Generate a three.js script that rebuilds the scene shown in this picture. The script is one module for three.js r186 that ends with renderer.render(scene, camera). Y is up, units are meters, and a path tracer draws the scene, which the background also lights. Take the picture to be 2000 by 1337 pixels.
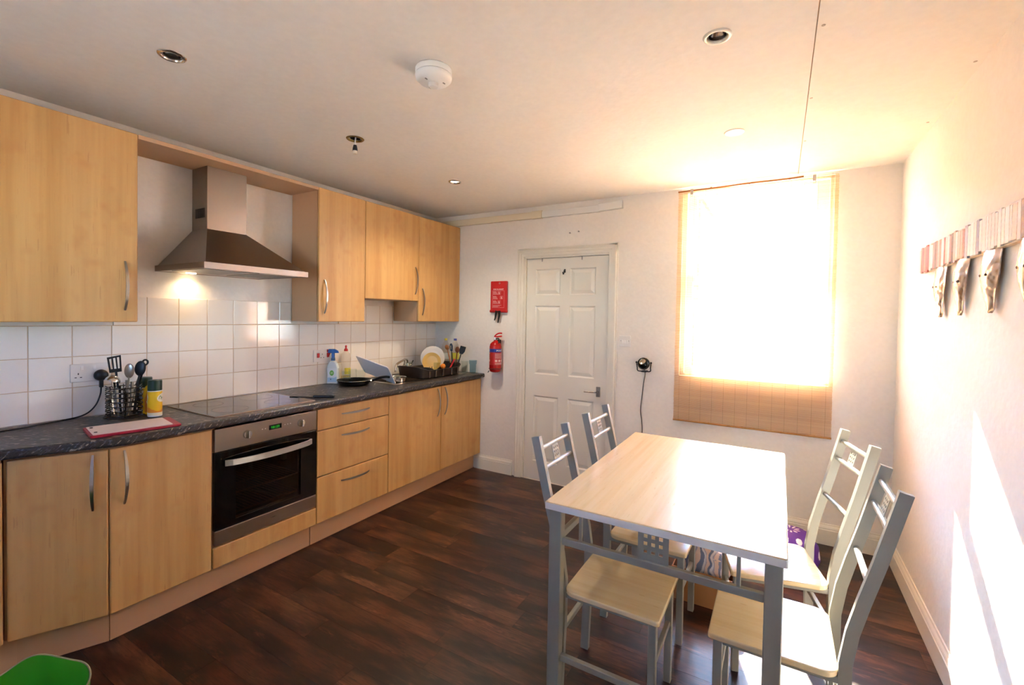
import * as THREE from 'three';
import { Sky } from 'three/addons/objects/Sky.js';
import { RoundedBoxGeometry } from 'three/addons/geometries/RoundedBoxGeometry.js';
import { mergeGeometries } from 'three/addons/utils/BufferGeometryUtils.js';
import { RectAreaLightUniformsLib } from 'three/addons/lights/RectAreaLightUniformsLib.js';
RectAreaLightUniformsLib.init();

// ---------- camera, sky, sun, exposure ----------
const scene = new THREE.Scene();
const camera = new THREE.PerspectiveCamera(2 * Math.atan(668.5 / 891.64) * 180 / Math.PI, 2000 / 1337, 0.05, 200);
camera.rotation.order = 'YXZ';
camera.position.set(3.049, 1.4673, 3.6267);
camera.rotation.set(-0.0217, 0.5245, 0.0176);
camera.setViewOffset(2000, 1337, -6.72, 31.57, 2000, 1337);
scene.add(camera);
const renderer = new THREE.WebGLRenderer({ antialias: true });
renderer.toneMapping = THREE.LinearToneMapping;
renderer.toneMappingExposure = 8.8;
renderer.shadowMap.enabled = true;

const SUN_TRAVEL = new THREE.Vector3(0.31, -0.80, 1).normalize();      // the way the sunlight travels
const sky = new Sky();
sky.name = 'sky';
sky.scale.setScalar(1000);
sky.material.uniforms.sunPosition.value.copy(SUN_TRAVEL).multiplyScalar(-1);
sky.material.uniforms.turbidity.value = 7;
sky.material.uniforms.rayleigh.value = 0.8;
sky.material.uniforms.mieCoefficient.value = 0.004;
sky.material.uniforms.mieDirectionalG.value = 0.75;
scene.add(sky);
scene.backgroundIntensity = scene.environmentIntensity = 1.25;
const sun = new THREE.DirectionalLight(new THREE.Color(1.0, 0.95, 0.82), 22);
sun.name = 'sun';
sun.position.copy(SUN_TRAVEL).multiplyScalar(-14).add(new THREE.Vector3(2.9, 1.2, 0.6));
sun.target.position.set(2.9, 1.2, 0.6);
sun.castShadow = true;
Object.assign(sun.shadow.camera, { left: -6, right: 6, top: 6, bottom: -6, near: 0.5, far: 40 });
sun.shadow.mapSize.set(4096, 4096);
scene.add(sun, sun.target);

// ---------- helpers ----------
let seed = 20240611;
const rnd = () => { seed |= 0; seed = seed + 0x6D2B79F5 | 0; let t = Math.imul(seed ^ seed >>> 15, 1 | seed); t = t + Math.imul(t ^ t >>> 7, 61 | t) ^ t; return ((t ^ t >>> 14) >>> 0) / 4294967296; };
const rr = (a, b) => a + (b - a) * rnd();
const V = (x, y, z) => new THREE.Vector3(x, y, z);
const PI = Math.PI;
const taken = {};
function numbered(name) { const n = taken[name] = (taken[name] ?? -1) + 1; return n ? name + '_' + String(n).padStart(3, '0') : name; }
function mesh(name, geo, mat, parent) {
  const m = new THREE.Mesh(Array.isArray(geo) ? merge(geo) : geo, mat);
  m.name = name; m.castShadow = m.receiveShadow = true; parent.add(m); return m;
}
function tag(o, label, category, group) { o.userData.label = label; o.userData.category = category; if (group) o.userData.group = group; return o; }
function thing(name, label, category, [x, y, z] = [0, 0, 0], turn = 0, group) {
  const o = new THREE.Group(); o.name = numbered(name); o.position.set(x, y, z); o.rotation.y = turn; scene.add(o);
  return tag(o, label, category, group);
}
function single(name, label, category, geo, mat, pos = [0, 0, 0], turn = 0, group) {
  const m = mesh(numbered(name), geo, mat, scene); m.position.set(...pos); m.rotation.y = turn; return tag(m, label, category, group);
}
function struct(name, geo, mat) { const m = mesh(name, geo, mat, scene); m.userData.kind = 'structure'; return m; }
function structGroup(name) { const g = new THREE.Group(); g.name = name; g.userData.kind = 'structure'; scene.add(g); return g; }
function clean(g) {
  let q = g.index ? g.toNonIndexed() : g.clone();
  for (const k of Object.keys(q.attributes)) if (!['position', 'normal', 'uv', 'color'].includes(k)) q.deleteAttribute(k);
  if (!q.attributes.uv) q.setAttribute('uv', new THREE.BufferAttribute(new Float32Array(q.attributes.position.count * 2), 2));
  q.clearGroups(); return q;
}
function merge(list) { return mergeGeometries(list.map(clean), false); }
// uv in metres, by the way each face points; 'turn' swaps the two axes; offset shifts the grain
function metric(g, { turn = false, off = [0, 0] } = {}) {
  const q = clean(g), p = q.attributes.position, uv = q.attributes.uv, a = V(), b = V(), c = V(), n = V();
  for (let i = 0; i < p.count; i += 3) {
    a.fromBufferAttribute(p, i); b.fromBufferAttribute(p, i + 1); c.fromBufferAttribute(p, i + 2);
    n.copy(b).sub(a).cross(c.clone().sub(a)); const x = Math.abs(n.x), y = Math.abs(n.y), z = Math.abs(n.z);
    [a, b, c].forEach((v, k) => {
      let s = x >= y && x >= z ? [v.z, v.y] : y >= z ? [v.x, v.z] : [v.x, v.y];
      if (turn) s.reverse();
      uv.setXY(i + k, s[0] + off[0], s[1] + off[1]);
    });
  }
  return q;
}
const box = (w, h, d, x = 0, y = 0, z = 0) => new THREE.BoxGeometry(w, h, d).translate(x, y, z);
const span = (x0, x1, y0, y1, z0, z1) => box(x1 - x0, y1 - y0, z1 - z0, (x0 + x1) / 2, (y0 + y1) / 2, (z0 + z1) / 2);
const rbox = (w, h, d, r, x = 0, y = 0, z = 0, s = 2) => new RoundedBoxGeometry(w, h, d, s, r).translate(x, y, z);
const rspan = (x0, x1, y0, y1, z0, z1, r, s = 2) => rbox(x1 - x0, y1 - y0, z1 - z0, r, (x0 + x1) / 2, (y0 + y1) / 2, (z0 + z1) / 2, s);
const cyl = (rt, rb, h, x = 0, y = 0, z = 0, s = 20) => new THREE.CylinderGeometry(rt, rb, h, s).translate(x, y, z);
const ball = (r, x = 0, y = 0, z = 0, s = 16) => new THREE.SphereGeometry(r, s, Math.max(8, s * 0.7 | 0)).translate(x, y, z);
const tube = (pts, r, n = 24, s = 8, closed = false) => new THREE.TubeGeometry(new THREE.CatmullRomCurve3(pts.map((p) => p.isVector3 ? p : V(...p)), closed, 'catmullrom', 0.5), n, r, s, closed);
const lathe = (pts, s = 28) => new THREE.LatheGeometry(pts.map(([r, y]) => new THREE.Vector2(r, y)), s);
const torus = (R, r, x = 0, y = 0, z = 0, s = 24) => new THREE.TorusGeometry(R, r, 8, s).rotateX(PI / 2).translate(x, y, z);
function bar(a, b, w, d) {                                              // a straight bar between two points
  const A = V(...a), B = V(...b), L = A.distanceTo(B);
  const g = new THREE.BoxGeometry(w, L, d);
  g.applyQuaternion(new THREE.Quaternion().setFromUnitVectors(V(0, 1, 0), B.clone().sub(A).normalize()));
  return g.translate((A.x + B.x) / 2, (A.y + B.y) / 2, (A.z + B.z) / 2);
}
function rod(a, b, r, s = 10) {
  const A = V(...a), B = V(...b), L = A.distanceTo(B);
  const g = new THREE.CylinderGeometry(r, r, L, s);
  g.applyQuaternion(new THREE.Quaternion().setFromUnitVectors(V(0, 1, 0), B.clone().sub(A).normalize()));
  return g.translate((A.x + B.x) / 2, (A.y + B.y) / 2, (A.z + B.z) / 2);
}
// a flat bar of width w (along z) and depth d swept along points [x, y]; wd may vary: fn(t) => [w, d]
function sweep(pts, wd) {
  const P = pts.map(([x, y]) => new THREE.Vector2(x, y)), n = P.length, rings = [];
  for (let i = 0; i < n; i++) {
    const t0 = i ? P[i].clone().sub(P[i - 1]).normalize() : null, t1 = i < n - 1 ? P[i + 1].clone().sub(P[i]).normalize() : null;
    const t = (t0 && t1 ? t0.clone().add(t1) : (t0 || t1).clone()).normalize(), nn = new THREE.Vector2(-t.y, t.x);
    const k = t0 ? 1 / Math.max(0.5, Math.abs(t.dot(t0))) : 1, [w, d] = typeof wd === 'function' ? wd(i / (n - 1)) : wd;
    const hw = w / 2, hd = d / 2 * k;
    rings.push([[-hd, -hw], [hd, -hw], [hd, hw], [-hd, hw]].map(([a, z]) => [P[i].x + nn.x * a, P[i].y + nn.y * a, z]));
  }
  const pos = [], quad = (a, b, c, d) => pos.push(...a, ...b, ...c, ...a, ...c, ...d);
  for (let i = 0; i < n - 1; i++) for (let j = 0; j < 4; j++) { const k = (j + 1) % 4; quad(rings[i][j], rings[i + 1][j], rings[i + 1][k], rings[i][k]); }
  quad(rings[0][0], rings[0][1], rings[0][2], rings[0][3]); const e = rings[n - 1]; quad(e[3], e[2], e[1], e[0]);
  const g = new THREE.BufferGeometry(); g.setAttribute('position', new THREE.Float32BufferAttribute(pos, 3)); g.computeVertexNormals();
  return g;
}
// an outline with holes, extruded along +z
function plate(outer, depth, holes = [], bevel = 0, curve = 6) {
  const s = Array.isArray(outer) ? new THREE.Shape(outer.map(([x, y]) => new THREE.Vector2(x, y))) : outer;
  for (const h of holes) s.holes.push(Array.isArray(h) ? new THREE.Path(h.map(([x, y]) => new THREE.Vector2(x, y))) : h);
  return new THREE.ExtrudeGeometry(s, { depth, bevelEnabled: bevel > 0, bevelSize: bevel, bevelThickness: bevel, bevelSegments: 3, bevelOffset: -bevel, curveSegments: curve });
}
const rect = (x0, x1, y0, y1) => [[x0, y0], [x1, y0], [x1, y1], [x0, y1]];
function circle(x, y, r) { const p = new THREE.Path(); p.absarc(x, y, r, 0, 2 * PI, true); return p; }
function roundRect(x0, x1, y0, y1, r) {
  const s = new THREE.Shape(); s.moveTo(x0 + r, y0); s.lineTo(x1 - r, y0); s.absarc(x1 - r, y0 + r, r, -PI / 2, 0); s.lineTo(x1, y1 - r); s.absarc(x1 - r, y1 - r, r, 0, PI / 2);
  s.lineTo(x0 + r, y1); s.absarc(x0 + r, y1 - r, r, PI / 2, PI); s.lineTo(x0, y0 + r); s.absarc(x0 + r, y0 + r, r, PI, 1.5 * PI); return s;
}
// a slab whose front (+x) edges are chamfered, 18 triangles: for tiles; size d (x) by h (y) by w (z), back face at x = 0
function chamfered(d, h, w, c) {
  const a = h / 2, b = w / 2, pos = [], quad = (p, q, r, s) => pos.push(...p, ...q, ...r, ...p, ...r, ...s);
  const B = [[0, -a, b], [0, -a, -b], [0, a, -b], [0, a, b]], M = B.map(([, y, z]) => [d - c, y, z]), F = B.map(([, y, z]) => [d, y - Math.sign(y) * c, z - Math.sign(z) * c]);
  quad(F[0], F[1], F[2], F[3]);
  for (let i = 0; i < 4; i++) { const j = (i + 1) % 4; quad(M[i], M[j], F[j], F[i]); quad(B[i], B[j], M[j], M[i]); }
  const g = new THREE.BufferGeometry(); g.setAttribute('position', new THREE.Float32BufferAttribute(pos, 3)); g.computeVertexNormals(); return g;
}

// ---------- procedural textures ----------
const hash = (x, y, s) => { let h = Math.imul(x, 374761393) + Math.imul(y, 668265263) + Math.imul(s, 1442695041) | 0; h = Math.imul(h ^ h >>> 13, 1274126177); return ((h ^ h >>> 16) >>> 0) / 4294967296; };
function vnoise(x, y, px, py, s) {                                       // value noise that repeats every px by py cells
  const i = Math.floor(x), j = Math.floor(y), f = x - i, g = y - j, u = f * f * (3 - 2 * f), v = g * g * (3 - 2 * g), m = (a, n) => ((a % n) + n) % n;
  const A = hash(m(i, px), m(j, py), s), B = hash(m(i + 1, px), m(j, py), s), C = hash(m(i, px), m(j + 1, py), s), D = hash(m(i + 1, px), m(j + 1, py), s);
  return (A + (B - A) * u) * (1 - v) + (C + (D - C) * u) * v;
}
const fbm = (u, v, cx, cy, s, o = 4) => { let a = 0, w = 0.5, t = 0; for (let k = 0; k < o; k++) { a += w * vnoise(u * cx, v * cy, cx, cy, s + k * 17); t += w; w *= 0.55; cx *= 2; cy *= 2; } return a / t; };
function texture(w, h, fn, size, srgb = true) {                          // size: metres that one repeat covers
  const d = new Uint8Array(w * h * 4);
  for (let y = 0; y < h; y++) for (let x = 0; x < w; x++) {
    const c = fn((x + 0.5) / w, (y + 0.5) / h), k = (y * w + x) * 4;
    d[k] = Math.max(0, Math.min(255, c[0])); d[k + 1] = Math.max(0, Math.min(255, c[1])); d[k + 2] = Math.max(0, Math.min(255, c[2])); d[k + 3] = 255;
  }
  const t = new THREE.DataTexture(d, w, h); t.wrapS = t.wrapT = THREE.RepeatWrapping; t.magFilter = THREE.LinearFilter; t.minFilter = THREE.LinearMipmapLinearFilter; t.generateMipmaps = true;
  if (srgb) t.colorSpace = THREE.SRGBColorSpace;
  if (size) t.repeat.set(1 / size[0], 1 / size[1]);
  t.needsUpdate = true; return t;
}
function canvasTexture(w, h, draw) {
  const c = document.createElement('canvas'); c.width = w; c.height = h; draw(c.getContext('2d'), w, h);
  const t = new THREE.CanvasTexture(c); t.colorSpace = THREE.SRGBColorSpace; t.magFilter = THREE.LinearFilter; return t;
}
const mix = (a, b, t) => a.map((x, i) => x + (b[i] - x) * t);
const clamp01 = (t) => Math.max(0, Math.min(1, t));
// pale maple laminate, grain along v
const mapleTex = texture(512, 512, (u, v) => {
  const streak = fbm(u, v, 26, 2, 3, 4), band = fbm(u, v, 7, 1, 9, 2), fig = fbm(u, v, 10, 14, 21, 3), pore = vnoise(u * 200, v * 12, 200, 12, 5);
  let c = mix([210, 164, 101], [190, 140, 80], clamp01(streak * 1.3 - 0.2)); c = mix(c, [218, 176, 117], clamp01(band * 1.4 - 0.5) * 0.6); c = mix(c, [188, 130, 76], clamp01((fig - 0.62) * 3) * 0.45);
  return pore > 0.9 ? mix(c, [178, 126, 76], 0.35) : c;
}, [0.62, 1.24]);
// the lighter laminate of table and seats
const beechTex = texture(512, 512, (u, v) => {
  const streak = fbm(u, v, 30, 2, 43, 4), band = fbm(u, v, 8, 1, 49, 2), pore = vnoise(u * 180, v * 16, 180, 16, 55);
  let c = mix([240, 217, 170], [229, 199, 148], clamp01(streak * 1.3 - 0.2)); c = mix(c, [240, 218, 176], clamp01(band * 1.4 - 0.5) * 0.5);
  return pore > 0.92 ? mix(c, [200, 164, 112], 0.3) : c;
}, [0.5, 1.0]);
// smoky dark oak print, grain along u
const oakTex = texture(1024, 1024, (u, v) => {
  const smoke = fbm(u, v, 7, 16, 101, 4), streak = fbm(u, v, 6, 110, 113, 3), fine = vnoise(u * 60, v * 420, 60, 420, 127), cloud = fbm(u, v, 10, 20, 131, 4), speck = fbm(u, v, 50, 120, 151, 3);
  let c = mix([31, 17, 11], [107, 68, 48], clamp01((smoke - 0.34) * 3.0)); c = mix(c, [58, 31, 21], clamp01(streak * 1.5 - 0.35) * 0.5); c = mix(c, [158, 108, 78], clamp01((cloud - 0.58) * 4) * clamp01((speck - 0.38) * 3) * 0.7);
  return mix(c, [24, 12, 8], (fine > 0.7 ? 0.3 : 0) * streak * 1.6);
}, [1.6, 0.9]);
// dark laminate worktop with slanting pale flecks
const graniteTex = texture(512, 512, (u, v) => {
  const a = fbm(u, v, 14, 14, 201, 3), s = vnoise((u + v) * 44, (u - v) * 12 + 24, 44, 24, 211), s2 = vnoise((u + v) * 70, (u - v) * 20 + 40, 70, 40, 223), f = vnoise(u * 150, v * 150, 150, 150, 227);
  let c = mix([30, 27, 26], [62, 54, 48], a); c = mix(c, [92, 96, 110], clamp01((s2 - 0.66) * 5) * 0.75); c = mix(c, [186, 170, 152], clamp01((s - 0.74) * 6) * 0.85);
  return mix(c, [16, 15, 15], f > 0.74 ? 0.5 : 0);
}, [0.36, 0.36]);
const plasterTex = texture(512, 512, (u, v) => { const a = fbm(u, v, 5, 5, 301, 4), b = vnoise(u * 160, v * 160, 160, 160, 307); const k = 237 + (a - 0.5) * 7 + (b - 0.5) * 4; return [k, k - 8, k - 18]; }, [2.4, 2.4]);
const ceilTex = texture(512, 512, (u, v) => { const a = fbm(u, v, 4, 4, 331, 5), b = vnoise(u * 140, v * 140, 140, 140, 337); const k = 238 + (a - 0.5) * 9 + (b - 0.5) * 4; return [k, k - 8, k - 18]; }, [2.6, 2.6]);
const plasterBump = texture(256, 256, (u, v) => { const k = 255 * fbm(u, v, 30, 30, 311, 4); return [k, k, k]; }, [0.7, 0.7], false);
const brushBump = texture(256, 256, (u, v) => { const k = 255 * (0.6 * vnoise(u * 3, v * 256, 3, 256, 401) + 0.4 * vnoise(u * 6, v * 128, 6, 128, 409)); return [k, k, k]; }, [0.3, 0.12], false);
const hammerBump = texture(256, 256, (u, v) => { const k = 255 * fbm(u, v, 7, 7, 431, 2); return [k, k, k]; }, [0.16, 0.16], false);

// ---------- materials ----------
const std = (o) => new THREE.MeshStandardMaterial(o), phy = (o) => new THREE.MeshPhysicalMaterial(o);
const M = {
  wall: std({ map: plasterTex, bumpMap: plasterBump, bumpScale: 0.0012, roughness: 0.75 }),
  ceiling: std({ map: ceilTex, bumpMap: plasterBump, bumpScale: 0.0008, roughness: 0.85 }),
  gloss: std({ color: '#e9e1d2', roughness: 0.35 }),
  doorPaint: std({ color: '#e6dfd2', roughness: 0.42 }),
  maple: std({ map: mapleTex, roughness: 0.42 }),
  carcass: std({ color: '#c49a74', roughness: 0.55 }),
  plinth: std({ color: '#c59a74', roughness: 0.5 }),
  beech: phy({ map: beechTex, roughness: 0.25, clearcoat: 0.8, clearcoatRoughness: 0.16 }),
  chipboard: std({ color: '#d9c3a2', roughness: 0.8 }),
  granite: std({ map: graniteTex, roughness: 0.38 }),
  tile: std({ color: '#e4ded4', roughness: 0.13 }),
  grout: std({ color: '#cdb291', roughness: 0.95 }),
  steel: std({ color: '#978a7f', metalness: 1, roughness: 0.3, bumpMap: brushBump, bumpScale: 0.0002 }),
  chrome: std({ color: '#d2d0cc', metalness: 1, roughness: 0.13 }),
  nickel: std({ color: '#a8a39c', metalness: 1, roughness: 0.32 }),
  frame: std({ color: '#a6a498', metalness: 0.35, roughness: 0.42 }),
  blackGlass: phy({ color: '#070707', roughness: 0.06 }),
  ovenPane: phy({ color: '#9a8672', transmission: 1, thickness: 0, roughness: 0.02, ior: 1.5 }),
  ovenInside: std({ color: '#2a2420', roughness: 0.55 }),
  black: std({ color: '#0d0d0e', roughness: 0.4 }),
  blackMatt: std({ color: '#121213', roughness: 0.75 }),
  white: std({ color: '#ece9e4', roughness: 0.35 }),
  whitePlastic: std({ color: '#e6e1da', roughness: 0.4 }),
  cream: std({ color: '#e6d9c3', roughness: 0.45 }),
  red: std({ color: '#c01418', roughness: 0.4 }),
  glass: phy({ color: '#ffffff', transmission: 1, thickness: 0, roughness: 0.0, ior: 1.5 }),
  clearGlass: phy({ color: '#f2f7f5', transmission: 1, thickness: 0, roughness: 0.02, ior: 1.45 }),
  blueGlass: phy({ color: '#cfe0e4', transmission: 1, thickness: 0, roughness: 0.02, ior: 1.5 }),
  clearPlastic: phy({ color: '#f8f5f0', transmission: 0.92, thickness: 0, roughness: 0.08, ior: 1.4 }),
  darkGreen: std({ color: '#123524', roughness: 0.3 }),
  yellow: std({ color: '#f0c020', roughness: 0.35 }),
  wood: std({ color: '#a5683a', roughness: 0.6 }),
  darkWood: std({ color: '#6a3a22', roughness: 0.55 }),
  rack: std({ color: '#3b312b', roughness: 0.3 }),
};

// ---------- room shell ----------
const RW = 3.681, H = 2.449, REAR = 4.35, DL = 1.054, DR = 1.827, DT = 1.988;
{
  // floor: slab with vinyl planks laid across the room
  const floor = struct('floor', span(-0.15, RW + 0.15, -0.12, -0.003, -0.28, REAR + 0.15), std({ color: '#2a1811', roughness: 0.8 }));
  const tints = ['#ffffff', '#e2d6d0', '#c9b8b0', '#f4e4da', '#b9a8a0', '#ffeee2', '#d6c4ba'].map((c) => std({ map: oakTex, color: c, roughness: 0.36, bumpMap: brushBump, bumpScale: 0.0001 }));
  const PW = 0.1372, PL = 0.92;
  for (let r = 0, z = 0; z < REAR; r++, z += PW) {
    const z1 = Math.min(z + PW, REAR);
    for (let x = -((r * 0.37 + (r % 3) * 0.21) % PL) - 0.01; x < RW; x += PL) {
      const a = Math.max(0, x), b = Math.min(RW, x + PL); if (b - a < 0.02) continue;
      mesh('plank', metric(span(a + 0.0004, b - 0.0004, -0.003, 0, z + 0.0004, z1 - 0.0004), { off: [rr(0, 5), rr(0, 5)] }), tints[Math.floor(rnd() * tints.length)], floor);
    }
  }
  // ceiling: two boards with an open joint, holes for the recessed lights, and the deck above them
  const spots = [[0.99, 2.755], [2.836, 1.897], [0.955, 1.845], [0.952, 0.932]];
  const ceiling = structGroup('ceiling');
  mesh('ceiling_deck', span(-0.15, RW + 0.15, H + 0.12, H + 0.2, -0.28, REAR + 0.15), M.ceiling, ceiling);
  mesh('ceiling_board', metric(plate(rect(-0.15, 3.128, -0.28, REAR + 0.15), 0.015, spots.map(([x, z]) => circle(x, z, 0.036)), 0, 24).rotateX(PI / 2).translate(0, H + 0.015, 0)), M.ceiling, ceiling);
  mesh('ceiling_board', metric(span(3.1315, RW + 0.15, H, H + 0.015, -0.28, REAR + 0.15)), M.ceiling, ceiling);
  mesh('joist', span(3.09, 3.17, H + 0.015, H + 0.06, -0.1, REAR), M.carcass, ceiling);
  const screwCap = cyl(0.006, 0.006, 0.0012, 0, -0.0006, 0, 10);
  for (const [x, z] of [[3.149, 1.797], [3.143, 1.229], [3.142, 0.677], [3.656, 1.281], [3.649, 0.68]]) mesh('screw_head', screwCap.clone().translate(x, H, z), std({ color: '#b6a594', roughness: 0.6 }), ceiling);

  // left wall with its tiled splashback
  const wl = struct('wall_left', metric(span(-0.15, 0, -0.12, H + 0.12, -0.28, REAR + 0.15)), M.wall);
  const gaps = [[0.595, 1.184], [1.598, 2.605]];
  const bed = mesh('splashback', [span(0, 0.0095, 0.921, 1.383, 0, 3.7), ...gaps.map(([a, b]) => span(0, 0.0095, 1.383, 1.538, a, b))], M.grout, wl);
  const T = 0.1547, Z0 = 2.459 - 16 * T, rows = [[0.922, 1.0725], [1.0755, 1.2265], [1.2295, 1.3805], [1.3845, 1.5375]];
  const cols = []; for (let z = Z0 - T; z < 3.7; z += T) cols.push([Math.max(z + 0.0017, 0.0005), Math.min(z + T - 0.0017, 3.7)]);
  const cache = {};
  const tileTones = ['#efe9df', '#ede6dc', '#f1ece3', '#eae3d9'].map((c) => std({ color: c, roughness: 0.1, bumpMap: hammerBump, bumpScale: 0.00015 }));
  rows.forEach(([y0, y1], r) => cols.forEach(([z0, z1]) => {
    const pieces = r < 3 ? [[z0, z1]] : gaps.map(([a, b]) => [Math.max(a, z0), Math.min(b, z1)]).filter(([a, b]) => b - a > 0.012);
    for (const [a, b] of pieces) {
      const key = [r, (b - a).toFixed(4)].join(); cache[key] ??= metric(chamfered(0.008, y1 - y0, b - a, 0.0015), { off: [r, r] });
      const t = mesh('tile', cache[key], tileTones[Math.floor(rnd() * 4)], bed); t.position.set(0.004, (y0 + y1) / 2, (a + b) / 2); t.rotation.set(0, rr(-0.004, 0.004), rr(-0.004, 0.004));
    }
  }));

  // back wall, cut for the window; a shallow recess for the door
  const WX0 = 2.395, WX1 = 3.338, WY0 = 1.03, WY1 = 2.43;
  const wb = plate(rect(-0.15, RW + 0.15, -0.12, H + 0.12), 0.28, [rect(WX0, WX1, WY0, WY1).reverse(), rect(DL - 0.03, DR + 0.03, 0, DT + 0.03).reverse()]).translate(0, 0, -0.28);
  struct('wall_back', metric(merge([wb, span(DL - 0.04, DR + 0.04, -0.1, DT + 0.04, -0.28, -0.07)])), M.wall);
  struct('wall_right', metric(span(RW, RW + 0.15, -0.12, H + 0.12, -0.28, REAR + 0.15)), M.wall);
  struct('wall_rear', metric(plate(rect(-0.15, RW + 0.15, -0.12, H + 0.12), 0.15, [rect(1.2, 1.95, 1.2, 2.0).reverse()]).translate(0, 0, REAR)), M.wall);
  const w2 = structGroup('window_2');
  mesh('frame', [span(1.2, 1.24, 1.2, 2.0, REAR + 0.05, REAR + 0.11), span(1.91, 1.95, 1.2, 2.0, REAR + 0.05, REAR + 0.11), span(1.24, 1.91, 1.96, 2.0, REAR + 0.05, REAR + 0.11), span(1.24, 1.91, 1.2, 1.24, REAR + 0.05, REAR + 0.11)], M.gloss, w2);
  mesh('pane', span(1.24, 1.91, 1.24, 1.96, REAR + 0.08, REAR + 0.0805), M.glass, w2);

  // skirting
  const prof = [[0, 0], [0.018, 0], [0.018, 0.098], [0.0145, 0.103], [0.016, 0.109], [0.013, 0.118], [0.0075, 0.127], [0.006, 0.136], [0, 0.136]];
  const along = (len) => plate(prof, len);                                            // profile in xy, length along +z
  struct('baseboard_back', [along(0.942 - 0.522).rotateY(-PI / 2).translate(0.942, 0, 0), along(RW - 1.896).rotateY(-PI / 2).translate(RW, 0, 0)], M.gloss);
  struct('baseboard_right', along(REAR).rotateY(PI).translate(RW, 0, REAR), M.gloss);

  // door with six raised panels
  const door = structGroup('door_1');
  const yT = DT - 0.004, x0 = DL + 0.003, x1 = DR - 0.003;
  const panels = [[1.145, 1.388, 1.66, 1.89], [1.476, 1.712, 1.66, 1.89], [1.145, 1.388, 0.955, 1.565], [1.476, 1.712, 0.955, 1.565], [1.145, 1.388, 0.17, 0.762], [1.476, 1.712, 0.17, 0.762]];
  mesh('leaf', [span(x0, x1, 0.006, yT, -0.055, -0.027), plate(rect(x0, x1, 0.006, yT), 0.014, panels.map(([a, b, c, d]) => rect(a, b, c, d).reverse())).translate(0, 0, -0.027)], M.doorPaint, door);
  for (const [a, b, c, d] of panels) {
    const pos = [], o = [[a, c], [b, c], [b, d], [a, d]], ring = (i, z) => o.map(([x, y], k) => [x + (k === 0 || k === 3 ? i : -i), y + (k < 2 ? i : -i), z]);
    const levels = [ring(0, -0.013), ring(0.008, -0.021), ring(0.013, -0.0225), ring(0.042, -0.0135)];
    for (let l = 0; l < 3; l++) for (let k = 0; k < 4; k++) { const n = (k + 1) % 4, A = levels[l], B = levels[l + 1]; pos.push(...A[k], ...A[n], ...B[n], ...A[k], ...B[n], ...B[k]); }
    const L = levels[3]; pos.push(...L[0], ...L[1], ...L[2], ...L[0], ...L[2], ...L[3]);
    const g = new THREE.BufferGeometry(); g.setAttribute('position', new THREE.Float32BufferAttribute(pos, 3)); g.computeVertexNormals(); mesh('panel', g, M.doorPaint, door);
  }
  const hd = mesh('handle_plate', rbox(0.034, 0.085, 0.006, 0.002, 1.752, 0.85, -0.0095), M.nickel, door);
  mesh('lever', [rod([1.752, 0.853, -0.008], [1.752, 0.853, 0.038], 0.008, 14), tube([[1.752, 0.853, 0.036], [1.735, 0.853, 0.04], [1.70, 0.852, 0.038], [1.648, 0.851, 0.036]], 0.0075, 20, 10), ball(0.0075, 1.648, 0.851, 0.036, 12)], M.chrome, hd);
  for (const y of [1.70, 0.28]) mesh('hinge', rod([DL - 0.001, y - 0.045, -0.008], [DL - 0.001, y + 0.045, -0.008], 0.006, 10), M.cream, door);
  mesh('coat_hook', [tube([[1.428, 1.872, -0.012], [1.428, 1.868, 0.004], [1.428, 1.845, 0.008], [1.428, 1.838, 0.022], [1.428, 1.855, 0.032]], 0.0045, 24, 8), rbox(0.016, 0.03, 0.004, 0.0015, 1.428, 1.868, -0.011)], M.black, door);
  for (const x of [1.208, 1.585]) mesh('over_door_clip', [span(x - 0.005, x + 0.005, DT - 0.03, DT - 0.002, -0.013, -0.0105)], M.nickel, door);
  // lining, stop and architrave
  const t1 = structGroup('trim_1');
  mesh('door_lining', [span(DL - 0.03, DL, 0, DT + 0.03, -0.07, 0.002), span(DR, DR + 0.03, 0, DT + 0.03, -0.07, 0.002), span(DL, DR, DT, DT + 0.03, -0.07, 0.002)], M.gloss, t1);
  const steps = [[0, 0.078, 0.010], [0.006, 0.068, 0.016], [0.03, 0.066, 0.021], [0.052, 0.064, 0.026]];  // from the opening outwards: start, end, depth
  const IN = 0.012, arch = (side) => steps.map(([s, e, d]) => side === 0 ? rspan(DL - IN - e, DL - IN - s, 0, DT + IN + e, 0.0, d, 0.002, 1) : side === 1 ? rspan(DR + IN - 0.012 + s, DR + IN - 0.012 + e, 0, DT + IN + e, 0.0, d, 0.002, 1) : rspan(DL - IN - e, DR + e, DT + IN + s, DT + IN + e, 0.0, d, 0.002, 1));
  for (const s of [0, 1, 2]) mesh('architrave', arch(s), M.gloss, t1);

  // sash window
  const win = structGroup('window_1');
  const WF = std({ color: '#efe9df', roughness: 0.4 });
  mesh('frame', [span(WX0, WX0 + 0.03, WY0, WY1, -0.14, -0.02), span(WX1 - 0.022, WX1, WY0, WY1, -0.14, -0.02), span(WX0, WX1, WY1 - 0.012, WY1, -0.14, -0.02), span(WX0, WX1, WY0, WY0 + 0.03, -0.16, -0.02)], WF, win);
  const sash = (name, a, b, c, d, l, r, t, m, z) => {
    const s = mesh(name, [span(a, a + l, c, d, z - 0.018, z + 0.018), span(b - r, b, c, d, z - 0.018, z + 0.018), span(a + l, b - r, d - t, d, z - 0.018, z + 0.018), span(a + l, b - r, c, c + m, z - 0.018, z + 0.018)], WF, win);
    mesh('pane', span(a + l, b - r, c + m, d - t, z - 0.002, z - 0.0015), M.glass, s);
  };
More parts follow.
